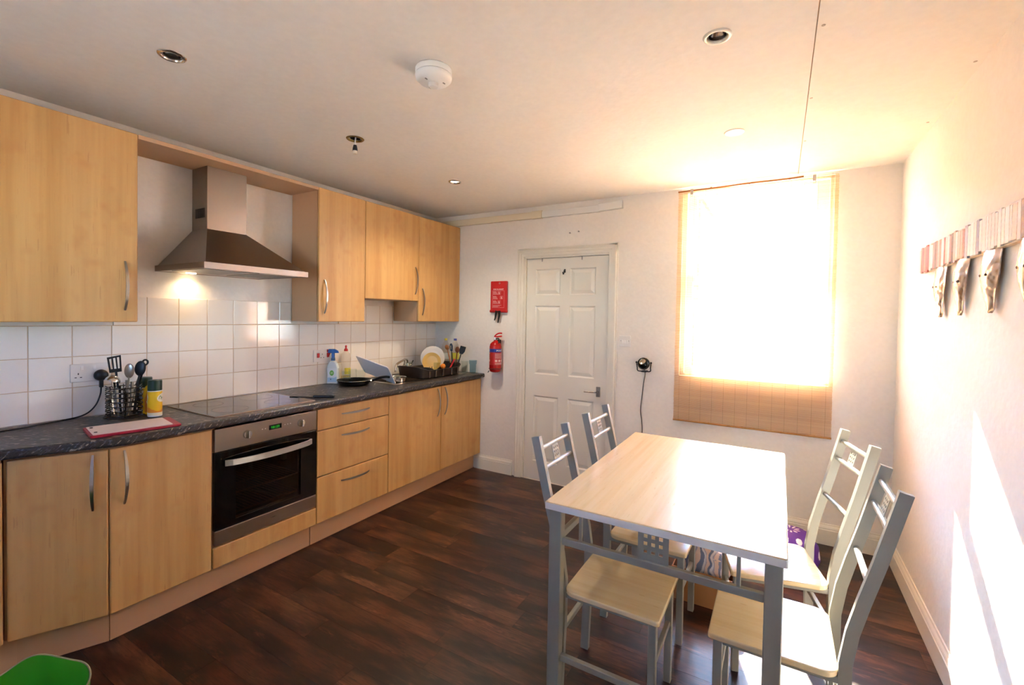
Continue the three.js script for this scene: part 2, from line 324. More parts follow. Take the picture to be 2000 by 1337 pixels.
  sash('upper_sash', WX0 + 0.03, WX1 - 0.022, 1.735, WY1 - 0.012, 0.06, 0.073, 0.02, 0.045, -0.10);
  sash('lower_sash', WX0 + 0.03, WX1 - 0.022, WY0 + 0.03, 1.80, 0.045, 0.008, 0.045, 0.05, -0.06);
  mesh('sill', rspan(WX0, WX1, WY0 - 0.0, WY0 + 0.012, -0.04, -0.002, 0.003, 1), M.gloss, win);
}

// ---------- the yard outside ----------
{
  const ground = struct('ground_outside', span(-14, 18, -0.3, -0.15, -26, 30), std({ color: '#b9afa2', roughness: 0.9 }));
  const house = thing('neighbour_house', 'brick house wall seen faintly through the bamboo blind', 'house', [-2.4, -0.15, -7]);
  const brickTex = texture(256, 256, (u, v) => { const r = Math.floor(v * 8), x = (u * 4 + (r % 2) * 0.5) % 1, y = (v * 8) % 1; const k = hash(Math.floor(u * 4 + (r % 2) * 0.5), r, 7); return x < 0.05 || y < 0.12 ? [186, 176, 162] : [150 + k * 40, 88 + k * 25, 66 + k * 20]; }, [0.9, 0.6]);
  mesh('wall', metric(span(-3, 3.9, 0, 4.2, -3, 0)), std({ map: brickTex, roughness: 0.9 }), house);
  mesh('drainpipe', rod([3.6, 0, 0.06], [3.6, 4.2, 0.06], 0.045, 12), std({ color: '#4a3f39', roughness: 0.6 }), house);
  mesh('roof', plate([[-3.2, 0], [3.2, 0], [3.2, 0.15], [-3.2, 0.15]].map(([x, y]) => [x * 1.1, y]), 3.3).translate(0.45, 4.2, -3.1), std({ color: '#6b5a50', roughness: 0.85 }), house);
}

// ---------- kitchen units ----------
const vHandle = (x, y, z, L = 0.235) => { const p = []; for (let i = 0; i <= 14; i++) { const t = i / 14; p.push([x + 0.001 + 0.029 * Math.pow(Math.sin(PI * t), 0.75), y + (t - 0.5) * L]); } return sweep(p, (t) => [0.007 + 0.006 * Math.sin(PI * t), 0.005]).translate(0, 0, z); };
const hHandle = (x, y, z, L = 0.235) => vHandle(0, 0, 0, L).rotateX(PI / 2).translate(x, y, z);
const grain = () => [rr(0, 3), rr(0, 3)];
const DX = 0.585;                                                          // front of the base doors
function front(name, parent, y0, y1, z0, z1, x = DX) { return mesh(name, metric(rspan(x - 0.019, x, y0, y1, z0 + 0.0015, z1 - 0.0015, 0.006, 2), { off: grain() }), M.maple, parent); }
function carcass(parent, x1, y0, y1, z0, z1, mat = M.carcass) {            // open-fronted box of panels
  mesh('carcass', [span(0.014, x1, y0, y1, z0 + 0.0005, z0 + 0.018), span(0.014, x1, y0, y1, z1 - 0.018, z1 - 0.0005), span(0.014, x1, y0, y0 + 0.018, z0 + 0.018, z1 - 0.018), span(0.014, x1, y1 - 0.018, y1, z0 + 0.018, z1 - 0.018), span(0.014, 0.02, y0 + 0.018, y1 - 0.018, z0 + 0.018, z1 - 0.018)], mat, parent);
}
{
  const sinkUnit = thing('base_cabinet', 'two-door base cabinet under the sink, next to the back wall', 'cabinet');
  mesh('carcass', [span(0.014, 0.565, 0.15, 0.70, 0.002, 0.018), span(0.014, 0.565, 0.15, 0.878, 1.182, 1.1995), span(0.014, 0.565, 0.15, 0.168, 0.018, 1.182), span(0.547, 0.565, 0.78, 0.868, 0.018, 1.182)], M.carcass, sinkUnit);
  mesh('handle', vHandle(DX, 0.735, 0.552), M.nickel, front('door', sinkUnit, 0.15, 0.868, 0.003, 0.6));
  mesh('handle', vHandle(DX, 0.735, 0.648), M.nickel, front('door', sinkUnit, 0.15, 0.868, 0.6, 1.2));
  const dr = thing('drawer_cabinet', 'three-drawer base cabinet between the oven and the sink cabinet', 'cabinet');
  carcass(dr, 0.565, 0.15, 0.878, 1.2, 1.8);
  for (const [a, b, h] of [[0.733, 0.868, 0.812], [0.443, 0.729, 0.672], [0.15, 0.439, 0.372]]) mesh('handle', hHandle(DX, h, 1.5), M.nickel, front('drawer', dr, a, b, 1.2, 1.8));
  const ho = thing('oven_housing', 'base cabinet that houses the built-in oven, with a wooden filler panel', 'cabinet');
  mesh('carcass', [span(0.014, 0.565, 0.15, 0.878, 1.8005, 1.8155), span(0.014, 0.565, 0.15, 0.878, 2.3845, 2.3995), span(0.014, 0.565, 0.15, 0.166, 1.8155, 2.3845), span(0.014, 0.565, 0.25, 0.258, 1.8155, 2.3845)], M.carcass, ho);
  front('filler_panel', ho, 0.15, 0.256, 1.8, 2.4);
  const lc = thing('base_cabinet', 'single-door base cabinet immediately left of the oven', 'cabinet');
  carcass(lc, 0.565, 0.15, 0.878, 2.4, 2.812);
  mesh('handle', vHandle(DX, 0.735, 2.762), M.nickel, front('door', lc, 0.15, 0.868, 2.404, 2.812));
  // angled unit where the run gets shallower
  const an = thing('angled_base_cabinet', 'base cabinet with a slanting door where the worktop narrows', 'cabinet');
  const ang = Math.atan2(0.585 - 0.455, 3.092 - 2.818), len = Math.hypot(0.13, 0.274);
  mesh('carcass', plate([[0.014, 2.8135], [0.558, 2.8135], [0.434, 3.09], [0.014, 3.09]], 0.728).rotateX(PI / 2).translate(0, 0.878, 0), M.carcass, an);
  const dg = metric(rspan(-0.019, 0, 0.15, 0.868, 0.002, len - 0.002, 0.006, 2), { off: grain() }).rotateY(-ang).translate(0.585, 0, 2.816);
  const adm = mesh('door', dg, M.maple, an);
  mesh('handle', vHandle(0, 0.735, 0.05).rotateY(-ang).translate(0.585, 0, 2.816), M.nickel, adm);
  const ec = thing('base_cabinet', 'shallow base cabinet at the extreme left edge of the picture', 'cabinet');
  carcass(ec, 0.434, 0.15, 0.878, 3.0955, 3.69);
  mesh('handle', vHandle(0.463, 0.735, 3.62), M.nickel, front('door', ec, 0.15, 0.868, 3.097, 3.69, 0.463));

  // plinth boards
  const pl = (label, z0, z1) => single('plinth_board', label, 'plinth', metric(span(0.503, 0.519, 0.002, 0.148, z0, z1)), M.plinth);
  pl('long tan plinth board under the drawers and sink cabinet', 0.02, 1.795);
  pl('tan plinth board under the oven and the door left of it', 1.801, 2.79);
  single('plinth_board', 'tan plinth board turning inwards under the slanting door', 'plinth', metric(plate([[0.503, 2.793], [0.519, 2.793], [0.405, 3.05], [0.405, 3.69], [0.389, 3.69], [0.389, 3.047]], 0.146).rotateX(PI / 2).translate(0, 0.148, 0)), M.plinth);

  // worktop with a cut-out for the sink
  const SK = [0.095, 0.495, 0.16, 1.02];
  const out = [[0.0125, 0.001], [0.62, 0.001], [0.62, 2.77], [0.612, 2.815], [0.50, 3.07], [0.487, 3.11], [0.487, 3.69], [0.0125, 3.69]];
  single('worktop', 'dark speckled laminate worktop running the length of the left wall', 'worktop', metric(plate(out, 0.018, [rect(SK[0] + 0.012, SK[1] - 0.012, SK[2] + 0.012, SK[3] - 0.012).reverse()], 0.011).rotateX(PI / 2).translate(0, 0.909, 0)), M.granite);

  // sink: rim and drainer sheet with a bowl
  const sink = thing('sink', 'stainless steel sink with drainer let into the worktop', 'sink', [0.295, 0.92, 0.59]);
  const B = [-0.16, 0.16, 0.10, 0.40];
  mesh('rim', plate(roundRect(-0.215, 0.215, -0.45, 0.45, 0.03), 0.002, [rect(B[0], B[1], B[2], B[3]).reverse()]).rotateX(PI / 2).translate(0, 0.003, 0), M.steel, sink);
  mesh('bowl', [span(B[0], B[1], -0.16, -0.158, B[2], B[3]), span(B[0] - 0.002, B[0], -0.16, 0.001, B[2], B[3]), span(B[1], B[1] + 0.002, -0.16, 0.001, B[2], B[3]), span(B[0], B[1], -0.16, 0.001, B[2] - 0.002, B[2]), span(B[0], B[1], -0.16, 0.001, B[3], B[3] + 0.002)], M.steel, sink);
  for (let i = 0; i < 7; i++) mesh('drainer_ridge', rspan(-0.15 + i * 0.048, -0.14 + i * 0.048, 0.002, 0.006, -0.40, 0.03, 0.0015, 1), M.steel, sink);
  const tap = thing('kitchen_tap', 'chrome swan-neck mixer tap standing behind the sink', 'tap', [0.118, 0.924, 0.52]);
  mesh('base', lathe([[0, 0], [0.026, 0], [0.026, 0.008], [0.019, 0.018], [0.019, 0.095], [0.012, 0.105], [0, 0.105]]), M.chrome, tap);
  mesh('spout', tube([[0, 0.095, 0], [0.004, 0.13, 0.008], [0.03, 0.14, 0.06], [0.075, 0.125, 0.18], [0.096, 0.108, 0.235], [0.102, 0.075, 0.248], [0.102, 0.05, 0.248]], 0.0095, 48, 12), M.chrome, tap);
  for (const s of [-1, 1]) mesh('lever', [rod([0, 0.075, 0], [0, 0.08, s * 0.045], 0.008), rod([0, 0.08, s * 0.045], [0.02, 0.125, s * 0.055], 0.006), ball(0.012, 0, 0.08, s * 0.045)], M.chrome, tap);
}

// ---------- wall cabinets ----------
{
  const WX = 0.310;
  const wc = (label, z0, z1, y0, hz) => {
    const c = thing('wall_cabinet', label, 'cabinet', [0, y0, 0]);
    const t = 2.325 - y0;
    mesh('carcass', [span(0.014, WX - 0.02, 0, t, z0 + 0.0005, z0 + 0.018), span(0.014, WX - 0.02, 0, t, z1 - 0.018, z1 - 0.0005), span(0.014, WX - 0.02, 0, 0.018, z0 + 0.018, z1 - 0.018), span(0.014, WX - 0.02, t - 0.018, t, z0 + 0.018, z1 - 0.018), span(0.014, 0.02, 0.018, t - 0.018, z0 + 0.018, z1 - 0.018)], M.carcass, c);
    const d = front('door', c, 0, t, z0, z1, WX); mesh('handle', vHandle(WX, 0.175, hz), M.nickel, d);
  };
  wc('full-height wall cabinet in the corner by the back wall', 0.003, 0.591, 1.407, 0.545);
  wc('shorter wall cabinet that stops higher than its neighbours', 0.591, 1.188, 1.585, 0.636);
  wc('narrow full-height wall cabinet right of the cooker hood', 1.188, 1.594, 1.407, 1.546);
  wc('wide wall cabinet left of the cooker hood', 2.609, 3.21, 1.407, 2.662);
  single('bridging_shelf', 'wooden board bridging the wall cabinets above the cooker hood', 'shelf', metric(rspan(0.002, WX - 0.002, 2.304, 2.325, 1.595, 2.608, 0.002, 1), { turn: true }), M.carcass);
}

// ---------- cooker hood ----------
{
  const h = thing('cooker_hood', 'stainless steel chimney cooker hood over the hob', 'cooker hood', [0, 1.68, 0]);
  const z0 = 1.834, z1 = 2.42, X = 0.535, c0 = 2.008, c1 = 2.232, cx = 0.175, b = 0.036, t = 0.262;
  mesh('rim_band', [span(0.006, X, 0.004, b, z0, z0 + 0.004), span(0.006, X, 0.004, b, z1 - 0.004, z1), span(X - 0.004, X, 0.004, b, z0 + 0.004, z1 - 0.004), span(0.006, 0.01, 0.004, b, z0 + 0.004, z1 - 0.004)], M.steel, h);
  const pos = [], q = (a, c, d, e) => pos.push(...a, ...c, ...d, ...a, ...d, ...e), i = 0.012;
  const L = [[0.006, b, z1 - i], [X - i, b, z1 - i], [X - i, b, z0 + i], [0.006, b, z0 + i]], U = [[0.006, t, c1], [cx, t, c1], [cx, t, c0], [0.006, t, c0]];
  q(L[0], L[1], U[1], U[0]); q(L[1], L[2], U[2], U[1]); q(L[2], L[3], U[3], U[2]);
  q([0.006, b, z1], [X, b, z1], L[1], L[0]); q([X, b, z1], [X, b, z0], L[2], L[1]); q([X, b, z0], [0.006, b, z0], L[3], L[2]);
  const g = new THREE.BufferGeometry(); g.setAttribute('position', new THREE.Float32BufferAttribute(pos, 3)); g.computeVertexNormals();
  mesh('canopy', metric(g), M.steel, h);
  const ch = mesh('chimney', metric(span(0.006, cx, t, 0.6235, c0, c1)), M.steel, h);
  for (let k = 0; k < 9; k++) mesh('vent_slot', span(0.045 + k * 0.012, 0.051 + k * 0.012, 0.33, 0.385, c1 - 0.001, c1 + 0.0012), M.black, ch);
  const under = mesh('underside', span(0.01, X - 0.004, 0.008, 0.012, z0 + 0.004, z1 - 0.004), M.steel, h);
  for (const z of [1.98, 2.27]) mesh('grease_filter', span(0.13, 0.47, 0.0045, 0.008, z - 0.12, z + 0.12), std({ color: '#8f8a84', metalness: 1, roughness: 0.5 }), under);
  const lampM = std({ color: '#fff2d8', emissive: new THREE.Color(1, 0.78, 0.46), emissiveIntensity: 2 });
  mesh('lamp_lens', cyl(0.026, 0.026, 0.004, 0.055, 0.006, 2.26, 20), lampM, h);
  const sp = new THREE.SpotLight(new THREE.Color(1, 0.76, 0.46), 0.055, 0, 1.3, 0.8, 2); sp.name = 'hood_lamp'; sp.position.set(0.055, 0.001, 2.26); sp.target.position.set(0.05, -0.6, 2.26); sp.castShadow = true; h.add(sp, sp.target);
}

// ---------- oven and hob ----------
{
  const o = thing('built_in_oven', 'built-in electric oven with black glass door and steel control panel', 'oven', [0, 0.262, 0]);
  const z0 = 1.817, z1 = 2.383, F = 0.588;
  mesh('oven_body', [span(0.06, 0.55, 0.02, 0.03, z0, z1), span(0.06, 0.55, 0.58, 0.59, z0, z1), span(0.06, 0.55, 0.03, 0.58, z0, z0 + 0.06), span(0.06, 0.55, 0.03, 0.58, z1 - 0.06, z1), span(0.06, 0.07, 0.03, 0.58, z0, z1)], M.ovenInside, o);
  for (const y of [0.235, 0.13]) {
    const L = [rod([0.545, y, z0 + 0.06], [0.545, y, z1 - 0.06], 0.0055, 8), rod([0.12, y, z0 + 0.06], [0.12, y, z1 - 0.06], 0.003, 8)];
    for (let k = 0; k < 18; k++) L.push(rod([0.12, y, z0 + 0.08 + k * 0.0238], [0.545, y, z0 + 0.08 + k * 0.0238], 0.0018, 6));
    mesh('oven_shelf', L, std({ color: '#d8b68a', metalness: 0.7, roughness: 0.45 }), o);
  }
  const Z0 = 1.806, Z1 = 2.394;
  const cp = mesh('control_panel', metric(rspan(0.552, F, 0.486, 0.604, Z0, Z1, 0.003)), M.steel, o);
  for (const [z, y] of [[2.232, 0.548], [1.915, 0.548]]) {
    const k = mesh('knob', [cyl(0.021, 0.023, 0.012, 0, 0, 0, 24).rotateZ(-PI / 2).translate(F + 0.006, y, z), rbox(0.018, 0.042, 0.01, 0.003, F + 0.02, y, z)], M.chrome, cp);
  }
  const dispT = canvasTexture(256, 96, (c, w, h) => { c.fillStyle = '#020302'; c.fillRect(0, 0, w, h); c.fillStyle = '#2bd32b'; c.font = 'bold 62px monospace'; c.textAlign = 'center'; c.textBaseline = 'middle'; c.fillText('10:21', w / 2, h / 2 + 3); });
  const dm = std({ color: '#000000', emissive: '#ffffff', emissiveMap: dispT, emissiveIntensity: 0.14, roughness: 0.1 });
  const disp = new THREE.PlaneGeometry(0.074, 0.026).rotateY(PI / 2).translate(F + 0.0008, 0.557, 2.073); mesh('clock_display', disp, dm, cp);
  const pm = std({ color: '#e8e2da', roughness: 0.5 });
  for (const z of [2.015, 1.998, 1.981, 2.131, 2.148]) mesh('touch_mark', cyl(0.003, 0.003, 0.0008, 0, 0, 0, 8).rotateZ(PI / 2).translate(F + 0.0005, 0.557, z), pm, cp);
  const dr = mesh('oven_door', plate(rect(Z0, Z1, 0.082, 0.483), 0.03, [rect(Z0 + 0.105, Z1 - 0.105, 0.115, 0.40).reverse()], 0.002).rotateY(-PI / 2).translate(F - 0.002, 0, 0), M.blackGlass, o);
  mesh('pane', span(F - 0.012, F - 0.0115, 0.115, 0.40, Z0 + 0.105, Z1 - 0.105), M.ovenPane, dr);
  const hp = []; for (let i = 0; i <= 16; i++) { const t = i / 16; hp.push([F + 0.012 + 0.042 * Math.pow(Math.sin(PI * t), 0.6), (t - 0.5) * 0.50]); }
  mesh('door_handle', sweep(hp, [0.03, 0.009]).rotateX(PI / 2).translate(0, 0.424, 2.1), std({ color: '#d8d5d0', metalness: 0.9, roughness: 0.3 }), dr);
  const bp = mesh('lower_panel', metric(rspan(0.552, F, 0.006, 0.079, Z0, Z1, 0.003)), M.steel, o);
  const lt = canvasTexture(128, 32, (c, w, h) => { c.fillStyle = '#8a7f76'; c.fillRect(0, 0, w, h); c.fillStyle = '#3a332e'; c.font = 'bold 22px sans-serif'; c.textAlign = 'center'; c.textBaseline = 'middle'; c.fillText('beko', w / 2, h / 2); });
  mesh('maker_mark', new THREE.PlaneGeometry(0.034, 0.0085).rotateY(PI / 2).translate(F + 0.0006, 0.045, 2.08), std({ map: lt, metalness: 0.8, roughness: 0.4 }), bp);

  const hob = thing('induction_hob', 'black glass hob with a thin steel edge set in the worktop', 'hob', [0.31, 0.92, 2.09]);
  mesh('glass_top', rbox(0.49, 0.005, 0.57, 0.002, 0, 0.0035, 0), phy({ color: '#0b0a0a', roughness: 0.05 }), hob);
  mesh('steel_edge', [span(-0.252, -0.244, 0.0002, 0.006, -0.292, 0.292), span(0.244, 0.252, 0.0002, 0.006, -0.292, 0.292), span(-0.244, 0.244, 0.0002, 0.006, -0.292, -0.2845), span(-0.244, 0.244, 0.0002, 0.006, 0.2845, 0.292)], std({ color: '#a58f7e', metalness: 0.8, roughness: 0.3 }), hob);
  const zm = std({ color: '#55504c', roughness: 0.3 });
  for (const [x, z, r] of [[-0.12, -0.14, 0.09], [-0.12, 0.14, 0.075], [0.11, -0.14, 0.075], [0.11, 0.14, 0.09]]) mesh('cooking_zone', new THREE.RingGeometry(r - 0.0015, r, 40).rotateX(-PI / 2).translate(x, 0.0063, z), zm, hob);
}

// ---------- ceiling fittings ----------
{
  const bulbGlass = phy({ color: '#f4f4f0', transmission: 0.9, thickness: 0, roughness: 0.08 });
  const can = (g, dark) => mesh('lamp_can', new THREE.CylinderGeometry(0.034, 0.028, 0.07, 24, 1, true).translate(0, 0.037, 0), dark, g);
  const down = (label, x, z, ringMat, lit) => {
    const g = thing('recessed_downlight', label, 'ceiling light', [x, H, z]);
    mesh('trim_ring', lathe([[0.033, 0.004], [0.034, -0.004], [0.039, -0.0065], [0.045, -0.004], [0.0475, 0]], 36), ringMat, g);
    can(g, std({ color: '#77716a', metalness: 0.9, roughness: 0.25 }));
    if (lit) {
      mesh('lit_lens', lathe([[0, 0.003], [0.02, 0.003], [0.032, 0.005], [0.032, 0.007], [0, 0.007]], 28), std({ color: '#fff6e6', emissive: new THREE.Color(1, 0.9, 0.74), emissiveIntensity: 1.2 }), g);
      const s = new THREE.SpotLight(new THREE.Color(1, 0.86, 0.66), 1.1, 0, 1.2, 1, 2); s.name = 'downlight_lamp'; s.shadow.radius = 2.5; s.position.set(0, 0, 0); s.target.position.set(0, -1, 0); s.castShadow = true; g.add(s, s.target);
    } else {
      mesh('reflector', lathe([[0.008, 0.05], [0.018, 0.04], [0.024, 0.022], [0.027, 0.012]], 24), M.chrome, g);
      mesh('bulb', ball(0.009, 0, 0.03, 0, 12), bulbGlass, g);
    }
  };
  down('unlit chrome-rimmed downlight in the ceiling above the left cabinets', 0.99, 2.755, M.chrome, false);
  down('unlit white-rimmed downlight in the ceiling above the table', 2.836, 1.897, std({ color: '#e8e0d2', metalness: 0.2, roughness: 0.35 }), false);
  down('lit downlight in the ceiling near the corner wall cabinet', 0.952, 0.932, M.chrome, true);
  const hg = thing('bare_lampholder', 'lampholder hanging on its flex out of an empty ceiling hole', 'lampholder', [0.955, H, 1.845]);
  mesh('ring', lathe([[0.035, 0.004], [0.035, -0.003], [0.046, -0.004], [0.049, 0]], 32), std({ color: '#8d7540', metalness: 0.8, roughness: 0.4 }), hg);
  can(hg, M.blackMatt);
  mesh('flex', tube([[0.01, 0.06, 0], [0.004, 0.01, 0], [0, -0.02, 0.0], [0, -0.036, 0]], 0.0035, 20, 8), M.whitePlastic, hg);
  mesh('holder', [cyl(0.009, 0.013, 0.018, 0, -0.044, 0), cyl(0.013, 0.014, 0.014, 0, -0.06, 0)], M.black, hg);
  mesh('lamp_socket', cyl(0.013, 0.012, 0.016, 0, -0.075, 0), M.cream, hg);
  single('blanking_disc', 'round white blanking plate on the ceiling near the window', 'cover plate', lathe([[0, -0.005], [0.042, -0.005], [0.048, -0.003], [0.049, 0], [0, 0]], 40), M.white, [2.818, H, 0.98]);
  const sd = thing('smoke_detector', 'round white smoke detector in the middle of the ceiling', 'smoke alarm', [1.825, H, 2.2]);
  mesh('base', lathe([[0, 0], [0.07, 0], [0.072, -0.004], [0.072, -0.022], [0.07, -0.024], [0, -0.024]], 44), M.white, sd);
  mesh('dome', lathe([[0.071, -0.025], [0.073, -0.03], [0.071, -0.04], [0.058, -0.052], [0.03, -0.057], [0, -0.057]], 44), M.white, sd);
  mesh('sensor_cap', lathe([[0.02, -0.055], [0.02, -0.068], [0.016, -0.072], [0, -0.072]], 28), M.whitePlastic, sd);
  for (let i = 0; i < 3; i++) mesh('vent_slot', box(0.005, 0.002, 0.012, 0.042 * Math.cos(1.6 + i * 2.1), -0.056, 0.042 * Math.sin(1.6 + i * 2.1)), std({ color: '#8a8680' }), sd);
}

// ---------- things on the back wall ----------
{
  const trunk = std({ color: '#e4d5b8', roughness: 0.45 });
  const tr = thing('cable_trunking', 'cream plastic cable trunking under the ceiling above the door', 'trunking', [0, 2.37, 0]);
  mesh('channel', rspan(0.09, 1.12, -0.03, 0.028, 0.001, 0.03, 0.002, 1), trunk, tr);
  mesh('coupling', rspan(1.115, 1.215, -0.034, 0.032, 0.001, 0.036, 0.003, 1), trunk, tr);
  mesh('channel', rspan(1.21, 1.74, -0.03, 0.026, 0.001, 0.028, 0.002, 1), M.whitePlastic, tr);
  mesh('end_piece', rspan(0, 0.20, -0.03, 0.032, 0.001, 0.034, 0.003, 1).rotateZ(0.04).translate(1.735, 0.002, 0), M.whitePlastic, tr);
  const t2 = thing('cable_trunking', 'thin white cable trunking along the top of the left wall over the cabinets', 'trunking', [0, 2.40, 0]);
  mesh('channel', rspan(0.001, 0.026, -0.012, 0.014, 0.04, 1.95, 0.002, 1), M.whitePlastic, t2);
  mesh('coupling', rspan(0.001, 0.03, -0.016, 0.018, 1.10, 1.16, 0.002, 1), M.whitePlastic, t2);
  for (const [x, y, n] of [[1.478, 2.188, 'left'], [1.558, 2.195, 'right']]) single('wall_screw', n + ' one of two small screws in the wall above the door', 'screw', [rod([x, y, 0.0005], [x, y, 0.012], 0.004, 8), rod([x, y, 0.012], [x, y, 0.014], 0.007, 10)], M.nickel);

  // fire blanket in its pouch
  const bt = canvasTexture(256, 400, (c, w, h) => {
    c.fillStyle = '#c3141c'; c.fillRect(0, 0, w, h); c.fillStyle = '#f0d8d4'; c.font = 'bold 27px sans-serif'; c.textAlign = 'center'; c.fillText('FIRE BLANKET', w / 2, 112);
    c.textAlign = 'left'; c.font = '11px sans-serif';
    c.strokeStyle = '#f0d8d4'; c.lineWidth = 2;
    for (let k = 0; k < 3; k++) { const y = 135 + k * 68; for (let j = 0; j < 5; j++) c.fillRect(34, y + j * 10, 58 + (j * 37 % 30), 3); c.strokeRect(120 + (k % 2) * 40, y, 44, 44); c.beginPath(); c.arc(142 + (k % 2) * 40, y + 16, 9, 0, 7); c.fill(); c.fillRect(132 + (k % 2) * 40, y + 28, 22, 10); }
    for (let j = 0; j < 3; j++) c.fillRect(34, 338 + j * 11, 150 - j * 30, 3);
    c.strokeRect(26, 124, 204, 250);
  });
  const fb = thing('fire_blanket', 'red fire blanket pouch with white print hanging left of the door', 'fire blanket', [0.778, 1.505, 0]);
  mesh('pouch', [rbox(0.178, 0.285, 0.026, 0.008, 0, 0.145, 0.016)], M.red, fb);
  mesh('bottom_roll', rod([-0.092, 0.008, 0.018], [0.09, 0.008, 0.018], 0.0135, 14), M.red, fb);
  mesh('print', new THREE.PlaneGeometry(0.16, 0.25).translate(0, 0.15, 0.0296), std({ map: bt, roughness: 0.45 }), fb);
  mesh('eyelet', torus(0.007, 0.0022, 0, 0, 0, 18).rotateX(PI / 2).translate(0.012, 0.268, 0.0305), M.nickel, fb);
  mesh('pull_tape', sweep([[0, 0.012], [-0.006, -0.02], [-0.012, -0.055], [-0.022, -0.078]], (t) => [0.004, 0.026 - 0.016 * t]).translate(-0.014, 0, 0.034), M.black, fb);
  mesh('pull_tape', sweep([[0, 0.012], [0.002, -0.03], [-0.006, -0.07], [-0.012, -0.10]], (t) => [0.004, 0.028 - 0.018 * t]).translate(0.016, 0, 0.036), M.black, fb);

  // fire extinguisher
  const et = canvasTexture(512, 256, (c, w, h) => {
    c.fillStyle = '#b01414'; c.fillRect(0, 0, w, h);
    c.fillStyle = '#1d2f86'; c.fillRect(0, 4, w, 52); c.fillStyle = '#e8ecf4'; c.font = 'bold 34px sans-serif'; c.textAlign = 'center'; for (const x of [128, 384]) c.fillText('POWDER', x, 42);
    c.fillStyle = '#ecc9c2'; for (const ox of [40, 296]) { for (let j = 0; j < 8; j++) c.fillRect(ox, 74 + j * 11, 176 - (j * 53 % 60), 4); for (let k = 0; k < 4; k++) { c.fillRect(ox + k * 46, 172, 34, 34); } for (let j = 0; j < 3; j++) c.fillRect(ox, 220 + j * 11, 150, 4); }
  });
  const fe = thing('fire_extinguisher', 'red fire extinguisher with a blue band hanging below the fire blanket', 'fire extinguisher', [0.778, 0.948, 0.062]);
  mesh('cylinder', lathe([[0, 0.006], [0.03, 0], [0.048, 0.008], [0.056, 0.03], [0.056, 0.235], [0.05, 0.262], [0.034, 0.28], [0.018, 0.288], [0.018, 0.3], [0, 0.3]], 36), std({ color: '#b01414', roughness: 0.22 }), fe);
  mesh('printed_label', new THREE.CylinderGeometry(0.0566, 0.0566, 0.15, 40, 1, true).translate(0, 0.145, 0), std({ map: et, roughness: 0.3 }), fe);
  mesh('neck', cyl(0.013, 0.016, 0.03, 0, 0.31, 0), M.chrome, fe);
  mesh('gauge', cyl(0.012, 0.012, 0.012, 0, 0, 0, 18).rotateX(PI / 2).translate(-0.004, 0.312, 0.02), M.whitePlastic, fe);
  mesh('squeeze_handle', [bar([-0.012, 0.325, 0], [0.062, 0.335, 0], 0.014, 0.02), tube([[-0.012, 0.332, 0], [0.012, 0.352, 0], [0.04, 0.362, 0], [0.066, 0.362, 0]], 0.007, 16, 8)], M.red, fe);
  mesh('hose', tube([[0.012, 0.31, 0.006], [0.036, 0.315, 0.012], [0.046, 0.295, 0.012], [0.044, 0.27, 0.016]], 0.006, 20, 8), M.black, fe);
  mesh('wall_bracket', [span(-0.02, 0.02, 0.2, 0.3, -0.061, -0.0575), torus(0.0585, 0.0025, 0, 0.035, 0, 36), rod([-0.05, 0.01, 0.03], [-0.066, -0.004, 0.02], 0.004)], M.black, fe);

  // light switch
  const ls = thing('light_switch', 'white light switch plate on the wall right of the door', 'switch', [1.975, 1.283, 0]);
  mesh('plate', rbox(0.092, 0.088, 0.009, 0.003, 0, 0, 0.005), M.whitePlastic, ls);
  for (const x of [-0.018, 0, 0.018]) mesh('rocker', rbox(0.012, 0.026, 0.006, 0.002, x, -0.004, 0.0105), M.white, ls);
  for (const x of [-0.032, 0.032]) mesh('screw', cyl(0.0035, 0.0035, 0.001, 0, 0, 0, 10).rotateX(PI / 2).translate(x, 0.003, 0.0097), M.nickel, ls);

  // small spotlight on a bracket, with its flex
  const sl = thing('wall_spot_lamp', 'small black ball spotlight in a bracket on the wall left of the window', 'lamp', [2.142, 1.118, 0]);
  const head = mesh('lamp_head', new THREE.SphereGeometry(0.047, 28, 20, 0, 2 * PI, 0.75, PI - 0.75).rotateX(0.85).rotateZ(0.35).translate(0, 0, 0.058), std({ color: '#17130f', roughness: 0.18, metalness: 0.3 }), sl);
  mesh('lens', lathe([[0, 0.034], [0.022, 0.033], [0.031, 0.028], [0.029, 0.026], [0, 0.02]], 26).rotateX(0.85).rotateZ(0.35).translate(0, 0, 0.058), M.chrome, head);
  mesh('bracket', [tube([[-0.056, 0.008, 0.058], [-0.05, -0.03, 0.056], [-0.045, -0.058, 0.05], [0, -0.06, 0.05], [0.048, -0.058, 0.05], [0.052, -0.03, 0.056], [0.056, 0.008, 0.058]], 0.0045, 60, 8), rbox(0.04, 0.012, 0.05, 0.002, 0, -0.062, 0.026), ball(0.008, -0.056, 0.008, 0.058, 10), ball(0.008, 0.056, 0.008, 0.058, 10)], M.black, sl);
  mesh('flex', tube([[0, -0.05, 0.03], [0.002, -0.09, 0.014], [-0.012, -0.17, 0.005], [-0.022, -0.28, 0.005], [-0.03, -0.38, 0.005], [-0.018, -0.46, 0.005], [-0.014, -0.56, 0.005], [-0.03, -0.72, 0.005], [-0.05, -0.95, 0.005]], 0.0032, 60, 8), std({ color: '#4a463f', roughness: 0.5 }), sl);
}

